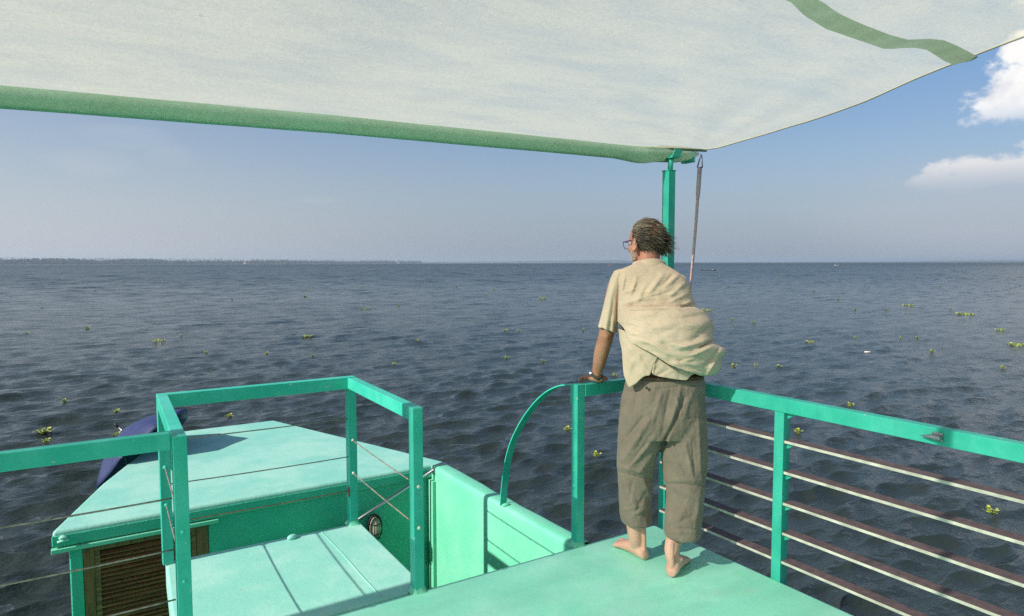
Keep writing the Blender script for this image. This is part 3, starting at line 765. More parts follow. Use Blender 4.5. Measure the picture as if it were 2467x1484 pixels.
# sewn webbing band
up_ = [(1.40, 1.255), (1.70, 1.275), (1.975, 1.309), (2.094, 1.334), (2.261, 1.352), (2.443, 1.365), (2.56, 1.362), (2.633, 1.322), (2.70, 1.306), (2.81, 1.312), (2.92, 1.322), (3.022, 1.334)]
lo_ = [(1.40, 1.300), (1.70, 1.332), (1.878, 1.353), (1.996, 1.392), (2.165, 1.425), (2.386, 1.439), (2.575, 1.450), (2.655, 1.395), (2.734, 1.384), (2.815, 1.396), (2.93, 1.416), (3.032, 1.424)]
xs = np.linspace(-2.7, 3.028, 160); V = []
for x in xs:
    a = np.interp(x, *zip(*up_)) if x > 1.4 else 1.255; b_ = np.interp(x, *zip(*lo_)) if x > 1.4 else 1.30 + .012 * math.sin(x * 2)
    for k in range(5):
        y = a + (b_ - a) * k / 4
        V.append((x, y, cloth_z(x, y) - .006 - .003 * math.sin(pi * k / 4) - .006 * math.sin(x * 44 + k * .8) * math.sin(pi * k / 4)))
sb = obj('seam_band', V, [(i * 5 + j, (i + 1) * 5 + j, (i + 1) * 5 + j + 1, i * 5 + j + 1) for i in range(len(xs) - 1) for j in range(4)], M['seam'], awn, smooth=True)
# sleeve round the front spar
xs = np.concatenate([np.linspace(-2.8, 2.62, 90), np.linspace(2.62, 3.10, 24)[1:]]); V = []; nh = 20
for x in xs:
    zc = float(zspar(x)); e_ = interp(x, [(2.60, 0), (2.72, 1)])
    hz_ = .038 + .004 * e_ - max(0, x - 2.98) * .12; wy = .044 + .02 * e_
    droop = .012 * float(interp(x, [(2.50, 0), (2.64, 1), (2.72, 1), (2.84, .1)]))
    for j in range(nh):
        t = 2 * pi * j / nh; c_, s_ = math.cos(t), math.sin(t)
        wob = 1 + .03 * math.sin(x * 37 + 3 * t) * e_ + .015 * float(vnoise(np.array([x * 5, t, 0]), 9))
        V.append((x + (.03 * (1 if s_ < 0 else -.3) * abs(s_) * -max(0, (x - 2.98) / .12)), YB - .01 + wy * c_ * wob, zc + hz_ * s_ * wob - droop * (s_ < 0)))
Fq = [(i * nh + j, i * nh + (j + 1) % nh, (i + 1) * nh + (j + 1) % nh, (i + 1) * nh + j) for i in range(len(xs) - 1) for j in range(nh)]
hem = obj('front_hem', V, Fq, M['hem'], awn, smooth=True)
MB().tube([(-2.8, YB - .01, 2.008), (-.19, YB - .01, 2.066), (.917, YB - .01, 2.094), (1.8, YB - .01, 2.106), (2.65, YB - .01, 2.116), (3.07, YB - .01, 2.140)], .022, 10).build('spar', M['rail'], awn, smooth=True)
# fold at the hem corner, its shade put into a dark green strip
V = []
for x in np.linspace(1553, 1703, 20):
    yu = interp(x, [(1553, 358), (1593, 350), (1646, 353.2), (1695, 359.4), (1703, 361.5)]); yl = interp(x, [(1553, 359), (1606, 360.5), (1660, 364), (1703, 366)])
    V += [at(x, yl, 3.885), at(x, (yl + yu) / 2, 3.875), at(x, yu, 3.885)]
obj('shaded_corner_fold', V, [(i * 3 + j, (i + 1) * 3 + j, (i + 1) * 3 + j + 1, i * 3 + j + 1) for i in range(19) for j in range(2)], simple('fold_shade_green', (0.06, 0.10, 0.07), .9, 0, .2, 40), hem, smooth=True)
MB().prism([(3.055, 2.83), (3.085, 2.845), (3.085, 2.93), (3.055, 2.93)], 2.105, 2.135).build('spar_plug', M['rail'], hem, bevel=.002)

# strap hanging from the corner
rt = np.array([3.065, 2.80, 2.135]); sb0 = at(1686, 402, 4.13); rt = at(1689, 372, 4.13)
strap = thing('tie_down_strap', 'faded pink webbing strap hanging from the awning corner behind the man', 'strap', tuple(sb0))
_r = ray(1640, 914); ends = EYEP + _r * (2.80 / _r[0])
V = []; N_ = 30; wd = np.array([math.cos(YAW), -math.sin(YAW), 0])
for i in range(N_ + 1):
    t = i / N_; p = sb0 + (ends - sb0) * t + np.array([0.012, 0, 0]) * math.sin(pi * t)
    tw = .9 + .8 * t; dvec = wd * math.cos(tw - .7) + np.array([wd[1], -wd[0], 0]) * math.sin(tw - .7) * -1
    hw = .0145 if t < .16 else .0105
    V += [p - dvec * hw, p + dvec * hw]
obj('webbing', V, [(2 * i, 2 * i + 1, 2 * i + 3, 2 * i + 2) for i in range(N_)], M['strap'], strap, smooth=True, solid=.0025)
hk = MB(); hw_ = wd * .015
hk.tube([sb0 - hw_ + [0, 0, -.004], sb0 + hw_ + [0, 0, -.004], rt + [0, 0, -.012] + hw_ * .3, rt, rt - hw_ * .3 + [0, 0, -.012], sb0 - hw_ + [0, 0, -.004]], .0038, 8)
hk.build('metal_ring', simple('dark_steel', (.08, .08, .085), .4, .8), strap, smooth=True)

# ------------------------------------------------------------------ umbrella lying on the cabin roof edge
A_ = np.array([0.267, 6.344, 0.152]); az_, el_ = 2.571, 0.752; a_ = np.array([math.cos(el_) * math.cos(az_), math.cos(el_) * math.sin(az_), math.sin(el_)])
e1 = np.cross(a_, [0, 0, 1]); e1 /= np.linalg.norm(e1); e2 = np.cross(e1, a_); UR, UD, UT = .462, .238, 1.346
um = thing('umbrella', 'open navy blue umbrella leaning against the left edge of the pale cabin roof', 'umbrella', tuple(A_))
V = []; nr_, nk = 10, 64
for i in range(nr_ + 1):
    s_ = i / nr_
    for k in range(nk):
        th = UT + 2 * pi * k / nk; fr = (k % 8) / 8.0; sc = math.sin(pi * fr)            # 8 ribs
        rr_ = UR * s_ * (1 - .085 * sc * s_ ** 1.5); dd = UD * s_ ** 1.75 * (1 + .04 * sc)
        V.append(A_ - a_ * dd + rr_ * (math.cos(th) * e1 + math.sin(th) * e2))
Fq = [(i * nk + k, i * nk + (k + 1) % nk, (i + 1) * nk + (k + 1) % nk, (i + 1) * nk + k) for i in range(nr_) for k in range(nk)]
obj('umbrella_cover', V, Fq, M['navy'], um, smooth=True, solid=.0015)
for k in range(8):
    th = UT + k * pi / 4
    MB().tube([A_ - a_ * (UD * s_ ** 1.75 + .006) + UR * s_ * 1.01 * (math.cos(th) * e1 + math.sin(th) * e2) for s_ in np.linspace(.04, 1, 10)], .0022, 5).build('rib', M['steel'], um, smooth=True)
MB().tube([A_ + a_ * .05, A_ - a_ * .205], .0055, 8).build('shaft', M['steel'], um, smooth=True)
MB().tube([A_ + a_ * .05, A_ + a_ * .095], .0075, 8).build('ferrule', M['black'], um, smooth=True)
MB().tube([A_ + a_ * .0, A_ + a_ * .02], .010, 8).build('cap', M['steel'], um, smooth=True)

# ------------------------------------------------------------------ floating water hyacinth
lq, lT, lb = mat('hyacinth_leaf'); oi = lT.n('ShaderNodeObjectInfo'); gg = lT.n('ShaderNodeNewGeometry')
lc1 = lT.mixc(lT.ramp(gg.outputs['Random Per Island'], 0.1, 0.9), (0.20, 0.29, 0.035), (0.55, 0.58, 0.09))
lT.l(lc1, lb.inputs['Base Color']); lb.inputs['Roughness'].default_value = .4
lq2 = simple('hyacinth_yellow_leaf', (.45, .40, .08), .5)


def hyacinth_mesh(seed, n_ros, spread, hgt):
    rng = np.random.default_rng(seed); mb = MB()
    for r_ in range(n_ros):
        c = np.array([rng.normal() * spread, rng.normal() * spread * .55, 0.0]); 
        for k in range(rng.integers(5, 9)):
            an = rng.uniform(0, 2 * pi); ln = rng.uniform(.05, .13); h_ = rng.uniform(.25, 1) * hgt
            d = np.array([math.cos(an), math.sin(an), 0]); s_ = np.array([-d[1], d[0], 0])
            b0 = c + d * .01; t0 = c + d * ln + [0, 0, h_]
            mb.tube([b0 - [0, 0, .03], b0 + d * ln * .5 + [0, 0, h_ * .65], t0], [.010, .013, .004], 4)
            L = rng.uniform(.06, .11); Wd = L * .46; up = np.array([0, 0, rng.uniform(-.2, .7)]); ax = (d + up); ax /= np.linalg.norm(ax)
            nrm = np.cross(ax, s_)
            mb.add([t0, t0 + ax * L * .35 + s_ * Wd + nrm * .012, t0 + ax * L * .75 + s_ * Wd * .7 + nrm * .012, t0 + ax * L, t0 + ax * L * .75 - s_ * Wd * .7 + nrm * .012, t0 + ax * L * .35 - s_ * Wd + nrm * .012, t0 + ax * L * .5],
                   [(0, 1, 6), (1, 2, 6), (2, 3, 6), (3, 4, 6), (4, 5, 6), (5, 0, 6)], 1 if rng.random() < .13 else 0)
    me = bpy.data.meshes.new('water_hyacinth'); me.from_pydata(mb.v, [], mb.f); me.materials.append(lq); me.materials.append(lq2); me.polygons.foreach_set('material_index', mb.m); me.update()
    x = np.array(mb.v)[:, 0]
    return me, x.max() - x.min()


HM = [hyacinth_mesh(1, 4, .10, .16), hyacinth_mesh(2, 9, .26, .18), hyacinth_mesh(3, 16, .42, .2), hyacinth_mesh(4, 3, .07, .14), hyacinth_mesh(5, 24, .75, .2)]
GH = 'water hyacinth clumps drifting on the lake'


def hyacinth(x, y, wpx, label, var=None):
    p = on_z(x, y + wpx * .12, WATER_Z); d = (p - EYEP) @ FWD; wm = wpx * d / FPX
    k = var if var is not None else min(range(5), key=lambda i: abs(math.log(HM[i][1] / wm)) + .2 * ((i * 7 + int(x)) % 3))
    o = bpy.data.objects.new('water_hyacinth', HM[k][0]); COL.objects.link(o)
    sc = min(2.6, max(.55, wm / HM[k][1])); o.location = (p[0], p[1], WATER_Z + .01); o.scale = (sc, sc, .52 * min(1.3, max(.8, sc)))
    o.rotation_euler = (0, 0, -YAW + random.Random(int(x * 7 + y)).uniform(-.4, .4))
    tag(o, label, 'water plant', GH)


BIGC = [
 (877, 741, 30, 'dense green hyacinth raft alone far out left of centre in the lake'),
 (737, 808, 30, 'wide hyacinth clump floating mid lake, well above the bay railing'),
 (380, 818, 30, 'bright green hyacinth clump out on the left, above the umbrella'),
 (1305, 717, 20, 'small hyacinth clump out from the man\'s left shoulder'),
 (1218, 796, 14, 'hyacinth sprig, left one of a close pair level with the man\'s elbow'),
 (1250, 797, 12, 'hyacinth sprig, right one of a close pair level with the man\'s elbow'),
 (1005, 821, 12, 'tiny hyacinth tuft alone in the middle of the water left of the man'),
 (1220, 862, 14, 'hyacinth sprig above the arched flat bar'),
 (1405, 795, 9, 'tiny hyacinth tuft just left of the man\'s sleeve'),
 (2183, 733, 22, 'low hyacinth raft far out on the right, higher of two rafts'),
 (2318, 753, 38, 'long flat hyacinth raft far out near the right side of the lake'),
 (1949, 822, 22, 'yellow green hyacinth clump right of the billowing shirt'),
 (2246, 846, 18, 'hyacinth clump alone above the right rail, right of a white float'),
 (2447, 827, 42, 'large hyacinth raft cut by the right border of the photo'),
 (2415, 886, 16, 'small hyacinth tuft under the large raft on the far right'),
 (2405, 793, 20, 'hyacinth tuft above the large raft on the far right'),
 (1768, 880, 20, 'hyacinth clump just beside the shirt tail, first of a row of three'),
 (1822, 881, 12, 'hyacinth clump in the middle of a row of three right of the shirt tail'),
 (1876, 883, 18, 'hyacinth clump last in a row of three right of the shirt tail'),
 (1818, 776, 16, 'hyacinth sprig right of the man\'s back, lower of two'),
 (1765, 769, 11, 'hyacinth sprig right of the man\'s back, upper of two'),
 (2050, 976, 22, 'leafy hyacinth clump close over the starboard top rail'),
 (1923, 1041, 17, 'pale yellow hyacinth scrap under the top rail beside the post'),
 (2390, 1233, 36, 'spread out hyacinth clump seen between the lower right slats'),
 (1368, 1035, 24, 'hyacinth clump between the arched bar and the railing post'),
 (1438, 1098, 16, 'thin hyacinth scrap in the railing gap left of the trousers'),
 (155, 967, 18, 'hyacinth tuft near the left border, above the other two'),
 (280, 993, 15, 'dark hyacinth tuft just above the umbrella ferrule'),
 (105, 1040, 40, 'wide straggling hyacinth clump at the left above the port rail'),
 (110, 1066, 11, 'little hyacinth sprig just under the wide straggling clump'),
 (553, 1004, 18, 'hyacinth clump seen through the bay railing over the cabin roof'),
 (605, 962, 12, 'hyacinth scrap right under the far top rail of the bay'),
 (1700, 745, 26, 'flat hyacinth raft touching the right outline of the shirt'),
 (283, 1050, 16, 'hyacinth sprig half hidden behind the umbrella'),
 (745, 700, 18, 'flat hyacinth raft very far out on the left half of the lake'),
 (18, 682, 14, 'hyacinth raft very far out at the left border'),
 (210, 790, 16, 'hyacinth scrap out on the left, above the bright green clump'),
 (65, 803, 13, 'hyacinth scrap out at the far left, level with the bright green clump'),
 (1878, 660, 18, 'thin hyacinth streak near the horizon right of the canoe'),
]
for (x, y, wp, lab) in BIGC: hyacinth(x, y, wp, lab)
rng = random.Random(21)
SM = [(600, 656, 12), (735, 713, 14), (1020, 680, 10), (1730, 668, 10), (2135, 745, 10), (2060, 745, 12), (2060, 813, 9), (2210, 814, 12), (2170, 814, 10), (437, 808, 8), (643, 852, 9), (950, 877, 8), (755, 857, 8), (498, 850, 6), (960, 735, 9), (1000, 650, 8), (420, 738, 7), (315, 665, 8), (640, 685, 10), (1100, 690, 9), (1170, 710, 9), (1190, 697, 10), (1350, 655, 9), (1040, 705, 9), (1310, 870, 8), (1755, 690, 9), (1960, 700, 10), (2120, 690, 8), (2265, 690, 10), (2330, 660, 12), (2400, 700, 9), (1990, 655, 10), (2210, 668, 9), (1480, 906, 9), (230, 700, 9), (100, 740, 8), (860, 690, 9), (1130, 770, 8), (560, 720, 8), (150, 660, 10), (920, 662, 9), (2020, 720, 9), (2290, 745, 9)]
for (x, y, wp) in SM: hyacinth(x, y, wp, 'tiny scrap of hyacinth far out on the open lake', 3 if wp < 9 else 0)

# small white float
fp = on_z(2090, 848, WATER_Z)
tag(MB().tube([fp + CR * -.14, fp + CR * -.12, fp + CR * .12, fp + CR * .14], [.01, .035, .035, .012], 10).build('float', simple('white_float', (.75, .72, .68), .5), None, base=fp, smooth=True),
    'small white fishing float alone on the water above the starboard rail', 'float')

# ------------------------------------------------------------------ boats far out
def hull_mesh(L, Bm, H_, rise, sect=14):
    mb = MB(); V = []
    for i in range(sect + 1):
        s_ = 2 * i / sect - 1; wv_ = Bm / 2 * (1 - abs(s_) ** 2.6) + .02; sh = H_ + rise * abs(s_) ** 3; kb = rise * .6 * abs(s_) ** 4 - .15
        V += [(s_ * L / 2, -wv_, sh), (s_ * L / 2, -wv_ * .7, kb + .05), (s_ * L / 2, 0, kb), (s_ * L / 2, wv_ * .7, kb + .05), (s_ * L / 2, wv_, sh), (s_ * L / 2, wv_ * .8, sh - .03), (s_ * L / 2, 0, kb + .1), (s_ * L / 2, -wv_ * .8, sh - .03)]
    mb.add(V, [(i * 8 + j, i * 8 + (j + 1) % 8, (i + 1) * 8 + (j + 1) % 8, (i + 1) * 8 + j) for i in range(sect) for j in range(8)])
    return mb
def place(mb, p, yaw):
    c, s_ = math.cos(yaw), math.sin(yaw); mb.v = [(p[0] + x * c - y * s_, p[1] + x * s_ + y * c, p[2] + z) for x, y, z in mb.v]; return mb
MC = simple('tarred_canoe_wood', (.035, .028, .022), .6, 0, .3, 4); MW = simple('white_boat_paint', (.6, .6, .58), .5); MR = simple('faded_red_paint', (.42, .16, .10), .6); MS = simple('dark_skin', (.10, .05, .03), .5); MSH = simple('pale_shirt', (.5, .48, .45), .8)
p = on_z(1707, 652.3, WATER_Z)
ca = thing('canoe', 'long dark wooden canoe far out, right of the hanging strap', 'canoe', tuple(p))
place(hull_mesh(7.0, .95, .32, .38), p, -YAW - .08).build('canoe_hull', MC, ca, smooth=True)
th_ = MB().box(-.5, -.3, -.4, .4, .2, .24).box(1.9, 2.1, -.34, .34, .2, .24); place(th_, p, -YAW - .08).build('thwart', MC, ca)


def far_person(name_base, p, mats, label):
    mb = MB(); mb.tube([(0, 0, .05), (0, 0, .3), (0, 0, .55), (0, 0, .62)], [.17, .19, .2, .07], 8, 0)
    mb.ell((0, 0, .75), ((.09, 0, 0), (0, .1, 0), (0, 0, .12)), 8, 6, 1)
    mb.tube([(0, .2, .55), (.12, .26, .35), (.28, .2, .25)], [.05, .045, .03], 6, 1).tube([(0, -.2, .55), (.12, -.26, .35), (.28, -.2, .25)], [.05, .045, .03], 6, 1)
    mb.tube([(0, .1, .08), (.35, .13, .18), (.45, .13, -.02)], [.09, .07, .05], 6, 0).tube([(0, -.1, .08), (.35, -.13, .18), (.45, -.13, -.02)], [.09, .07, .05], 6, 0)
    place(mb, p, -YAW); tag(mb.build('person', mats, None, base=p, smooth=True), label, 'person')
far_person('person', on_z(1716.5, 652.3, WATER_Z) + np.array([0, 0, .2]), [MSH, MS], 'tiny figure in a pale shirt sitting in the far dark canoe')
p = on_z(2015, 640, WATER_Z)
mbt = thing('motor_boat', 'tiny white boat with a dark cabin near the horizon on the right', 'boat', tuple(p))
place(hull_mesh(5.2, 1.7, .6, .4), p, -YAW + .3).build('hull', MW, mbt, smooth=True)
cb = MB().prism([(-.9, -.6), (.7, -.5), (.7, .5), (-.9, .6)], .5, 1.7); place(cb, p, -YAW + .3).build('cabin', MC, mbt, bevel=.05)
cb = MB().prism([(-1.1, -.75), (.95, -.62), (.95, .62), (-1.1, .75)], 1.71, 1.82); place(cb, p, -YAW + .3).build('cabin_roof', MW, mbt)
p = on_z(1469.5, 640, WATER_Z)
fb = thing('fishing_boat', 'tiny fishing boat with red gunwales and a mast far out left of the man', 'boat', tuple(p))
place(hull_mesh(5.4, 1.4, .55, .5), p, -YAW).build('hull', MR, fb, smooth=True)
mm = MB().tube([(-.8, 0, .1), (-.8, 0, 3.2)], .05, 5); place(mm, p, -YAW).build('mast', MC, fb)
# a few houses on the far bank
for (x, d_, wl, lab) in ((960, 4700, MW, 'tiny white house at the water near the end of the tree line'), (1245, 8400, MW, 'tiny pale building on the far hills left of centre'), (590, 3440, simple('ochre_wall', (.5, .36, .2), .8), 'tiny ochre house among the far shore trees')):
    p = np.append(dirxy(x) * d_, WATER_Z + .4)
    hs = thing('house', lab, 'house', tuple(p))
    b1 = MB().box(-7, 7, -4, 4, 0, 4.5); place(b1, p, -YAW).build('wall', wl, hs)
    b2 = MB(); b2.add([(-7.6, -4.6, 4.5), (7.6, -4.6, 4.5), (7.6, 4.6, 4.5), (-7.6, 4.6, 4.5), (-7, 0, 7), (7, 0, 7)], [(0, 1, 5, 4), (2, 3, 4, 5), (0, 4, 3), (1, 2, 5), (3, 2, 1, 0)]); place(b2, p, -YAW).build('roof', MR, hs)
#PERSON
# ------------------------------------------------------------------ the man at the rail
DR, DF, DU = np.array([math.cos(YAW), -math.sin(YAW), 0]), np.array([math.sin(YAW), math.cos(YAW), 0]), np.array([0, 0, 1.0])   # his right, ahead of him, up (he has his back to us)


def c3(x, y, d): return at(1325.06 + x * .3247, 481.85 + y * .3247, d)          # tracing sheets of the photograph: back
def c4(x, y, d): return at(1325.06 + x * .41141, 873.34 + y * .41141, d)        # trousers
def cf(x, y, d): return at(1445.5 + x * .14648, 1204.6 + y * .14648, d)         # feet


def skin_mat():
    q, T, b = mat('tanned_skin'); tcn = T.n('ShaderNodeTexCoord')
    sp = T.n('ShaderNodeSeparateXYZ'); T.l(tcn.outputs['Object'], sp.inputs[0])
    nz = T.n('ShaderNodeTexNoise'); nz.inputs['Scale'].default_value = 14; nz.inputs['Detail'].default_value = 5; T.l(tcn.outputs['Object'], nz.inputs[0])
    arms = T.mixc(T.ramp(nz.outputs[0], .35, .65), (0.36, 0.175, 0.10), (0.46, 0.24, 0.145))
    feet = T.mixc(T.ramp(nz.outputs[0], .35, .65), (0.60, 0.33, 0.24), (0.66, 0.40, 0.29))
    head = T.mixc(T.ramp(nz.outputs[0], .35, .65), (0.46, 0.20, 0.13), (0.56, 0.29, 0.20))
    z = sp.outputs[2]
    c = T.mixc(T.ramp(z, .25, .45), feet, arms); c = T.mixc(T.ramp(z, 1.25, 1.4), c, head)
    T.l(c, b.inputs['Base Color']); b.inputs['Roughness'].default_value = .5
    b.inputs['Subsurface Weight'].default_value = .12; b.inputs['Subsurface Radius'].default_value = (.012, .005, .003)
    n2 = T.n('ShaderNodeTexNoise'); n2.inputs['Scale'].default_value = 160; T.l(tcn.outputs['Object'], n2.inputs[0])
    bp = T.n('ShaderNodeBump'); bp.inputs['Strength'].default_value = .25; bp.inputs['Distance'].default_value = .002; T.l(n2.outputs[0], bp.inputs['Height']); T.l(bp.outputs[0], b.inputs['Normal'])
    return q


def fabric(name, c0, c1, scale=700, bump=.35, rough=.85, trans=0.0, big=5):
    q, T, b = mat(name); tcn = T.n('ShaderNodeTexCoord')
    nz = T.n('ShaderNodeTexNoise'); nz.inputs['Scale'].default_value = big; nz.inputs['Detail'].default_value = 8; nz.inputs['Roughness'].default_value = .65; T.l(tcn.outputs['Object'], nz.inputs[0])
    T.l(T.mixc(T.ramp(nz.outputs[0], .35, .68), c0, c1), b.inputs['Base Color']); b.inputs['Roughness'].default_value = rough
    b.inputs['Specular IOR Level'].default_value = .2; b.inputs['Sheen Weight'].default_value = .15
    mp = T.n('ShaderNodeMapping'); mp.inputs['Scale'].default_value = (1, 1, .25); T.l(tcn.outputs['Object'], mp.inputs[0])
    n2 = T.n('ShaderNodeTexNoise'); n2.inputs['Scale'].default_value = scale * .35; n2.inputs['Detail'].default_value = 3; T.l(mp.outputs[0], n2.inputs[0])
    n3 = T.n('ShaderNodeTexNoise'); n3.inputs['Scale'].default_value = 26; n3.inputs['Detail'].default_value = 4; T.l(tcn.outputs['Object'], n3.inputs[0])
    bp = T.n('ShaderNodeBump'); bp.inputs['Strength'].default_value = bump; bp.inputs['Distance'].default_value = .004
    T.l(T.math('ADD', T.math('MULTIPLY', n2.outputs[0], .35), T.math('MULTIPLY', n3.outputs[0], 1.0)), bp.inputs['Height']); T.l(bp.outputs[0], b.inputs['Normal'])
    if trans:
        t = q.node_tree; tr = T.n('ShaderNodeBsdfTranslucent'); T.l(b.inputs['Base Color'].links[0].from_socket, tr.inputs[0])
        mx = T.n('ShaderNodeMixShader'); mx.inputs[0].default_value = trans; T.l(b.outputs[0], mx.inputs[1]); T.l(tr.outputs[0], mx.inputs[2]); T.l(mx.outputs[0], t.nodes['Material Output'].inputs[0])
    return q


SKIN = skin_mat()
SHIRT = fabric('cream_linen', (0.70, 0.57, 0.41), (0.78, 0.66, 0.50), 700, .4, .9, .22, 3)
TROU = fabric('olive_grey_cotton', (0.188, 0.158, 0.120), (0.232, 0.197, 0.152), 900, .35, .8, 0, 6)
HAIR = [simple('dark_hair', (.034, .026, .018), .45), simple('brown_hair', (.10, .076, .050), .45), simple('grey_hair', (.30, .25, .18), .5)]


def rings_loft(mb, rings, n=20, cap=True):
    """rings: (centre, vecA, vecB)"""
    V = []
    for c, a, b_ in rings:
        c, a, b_ = np.array(c, float), np.array(a, float), np.array(b_, float)
        for j in range(n):
            t = 2 * pi * j / n; V.append(c + math.cos(t) * a + math.sin(t) * b_)
    k = len(rings)
    F_ = [(i * n + j, i * n + (j + 1) % n, (i + 1) * n + (j + 1) % n, (i + 1) * n + j) for i in range(k - 1) for j in range(n)]
    if cap: F_ += [tuple(range(n))[::-1], tuple((k - 1) * n + j for j in range(n))]
    mb.add(V, F_)


def limb(mb, pts, rs, n=16):
    """tapered limb with an end dome, circular rings square to the path, resampled smoothly"""
    pts = np.array(pts, float); rs = np.array(rs, float); k = len(pts)
    t = np.linspace(0, k - 1, (k - 1) * 5 + 1); P = np.stack([np.interp(t, range(k), pts[:, i]) for i in range(3)], 1); Rr = np.interp(t, range(k), rs)
    for _ in range(4): P[1:-1] = .5 * P[1:-1] + .25 * (P[:-2] + P[2:]); Rr[1:-1] = .5 * Rr[1:-1] + .25 * (Rr[:-2] + Rr[2:])
    mb.tube(list(P), list(Rr), n)
    for e, r in ((P[0], Rr[0]), (P[-1], Rr[-1])): mb.ell(e, ((r, 0, 0), (0, r, 0), (0, 0, r)), 12, 8)


def remesh(mb, voxel, smooth_it=3, fac=.5):
    me = bpy.data.meshes.new('tmp'); me.from_pydata([tuple(map(float, q)) for q in mb.v], [], mb.f); me.update()
    bm = bmesh.new(); bm.from_mesh(me); bmesh.ops.recalc_face_normals(bm, faces=bm.faces); bm.to_mesh(me); bm.free()
    o = bpy.data.objects.new('tmp', me); COL.objects.link(o)
    r_ = o.modifiers.new('r', 'REMESH'); r_.mode = 'VOXEL'; r_.voxel_size = voxel
    s_ = o.modifiers.new('s', 'SMOOTH'); s_.iterations = smooth_it; s_.factor = fac
    dg = bpy.context.evaluated_depsgraph_get(); dg.update()
    ev = o.evaluated_get(dg); m2 = bpy.data.meshes.new_from_object(ev)
    n = len(m2.vertices); V = np.zeros(n * 3); m2.vertices.foreach_get('co', V); V = V.reshape(-1, 3)
    N = np.zeros(n * 3); m2.vertices.foreach_get('normal', N); N = N.reshape(-1, 3)
    F_ = [tuple(p.vertices) for p in m2.polygons]
    bpy.data.objects.remove(o); bpy.data.meshes.remove(me); bpy.data.meshes.remove(m2)
    return V, N, F_


def to_px(V):
    d = V - EYEP; z = d @ FWD; return WPX / 2 + FPX * (d @ CR) / z, HPX / 2 - FPX * (d @ CU) / z


def fold_height(x, y, folds):
    h_ = np.zeros_like(x)
    for (x0, y0, x1, y1, w_, a) in folds:
        dx, dy = x1 - x0, y1 - y0; L2 = dx * dx + dy * dy
        t = ((x - x0) * dx + (y - y0) * dy) / L2; tc_ = np.clip(t, 0, 1)
        d2 = (x - x0 - tc_ * dx) ** 2 + (y - y0 - tc_ * dy) ** 2
        taper = .35 + .65 * np.sin(pi * np.clip(tc_ * .8 + .1, 0, 1))
        h_ += a * np.exp(-d2 / (w_ * w_)) * taper
    return h_


# ---- body (one continuous skin)
FEET_L, FEET_R = np.array([2.395, 2.50, 0.0]), np.array([2.365, 2.292, 0.0])
base = np.array([2.38, 2.45, 0.0])
bd = MB()


def foot(mb, heel, d, inner):
    d = np.array(d, float); d /= np.linalg.norm(d); s_ = np.array([inner[0], inner[1], 0.0]); s_ -= d * (s_ @ d); s_ /= np.linalg.norm(s_)
    R_ = []
    for t, w_, h_, off in ((-.004, .016, .030, 0), (.004, .026, .050, 0), (.022, .0325, .072, 0), (.05, .034, .088, 0), (.085, .034, .082, .002), (.125, .039, .066, .003), (.165, .046, .050, .003), (.195, .047, .036, .001), (.212, .044, .027, -.001)):
        R_.append((heel + d * t + s_ * off + DU * (h_ / 2 + .002), s_ * w_, DU * h_ / 2))
    rings_loft(mb, R_, 22)
    for k, (off, ln, r) in enumerate(((.033, .243, .0145), (.013, .240, .0100), (-.004, .233, .0092), (-.019, .224, .0086), (-.033, .212, .0084))):
        p0 = heel + d * .190 + s_ * off * .95 + DU * (r + .004); p1 = heel + d * (ln - .024) + s_ * off + DU * (r + .008); p2 = heel + d * (ln - r * .6) + s_ * off + DU * (r + .001)
        limb(mb, [p0, p1, p2], [r, r * .95, r * .92], 10)
    for sg in (1, -1):                                          # ankle bones
        mb.ell(heel + d * .062 + s_ * sg * .031 + DU * (.088 if sg > 0 else .076), (d * .014, s_ * .010, DU * .014), 10, 6)
    mb.tube([heel + d * .012 + DU * .05, heel + d * .010 + DU * .10, heel + d * .016 + DU * .17], [.014, .0105, .012], 10)      # tendon
    return d


dL = foot(bd, FEET_L, (0.02, 1, 0), DR)
tR = on_z(1645, 1352, 0) - FEET_R
dRf = foot(bd, FEET_R, (tR[0], tR[1], 0), -DR)
kneeL, kneeR = c4(500, 690, 3.50), c4(785, 720, 3.42)
hipL, hipR = c4(560, 300, 3.46), c4(770, 300, 3.46)
limb(bd, [FEET_L + dL * .058 + DU * .055, cf(592, 640, 3.515), cf(565, 440, 3.515), c4(500, 860, 3.51), kneeL, hipL], [.034, .038, .041, .056, .058, .080])
limb(bd, [FEET_R + dRf * .058 + DU * .055, cf(1175, 830, 3.365), cf(1218, 640, 3.38), c4(778, 950, 3.39), kneeR, hipR], [.034, .037, .041, .056, .058, .080])
rings_loft(bd, [(c4(665, 330, 3.46), DR * .16, DF * .09), (c4(668, 180, 3.47), DR * .165, DF * .095), (c3(800, 1180, 3.49), DR * .16, DF * .095), (c3(790, 950, 3.52), DR * .155, DF * .09), (c3(780, 760, 3.55), DR * .17, DF * .09), (c3(760, 620, 3.57), DR * .165, DF * .085), (c3(745, 545, 3.59), DR * .12, DF * .065), (c3(730, 500, 3.60), DR * .065, DF * .058)], 24)
# neck and head
FACE = -DR * math.sin(rad(37)) + DF * math.cos(rad(37)); FACE = FACE * math.cos(rad(6)) - DU * math.sin(rad(6)); LEFT = np.cross(DU, FACE); LEFT /= np.linalg.norm(LEFT); TOP = np.cross(FACE, LEFT)
HC = at(1554, 578, 3.63)


def hp_(f, l, u): return HC + FACE * f + LEFT * l + TOP * u


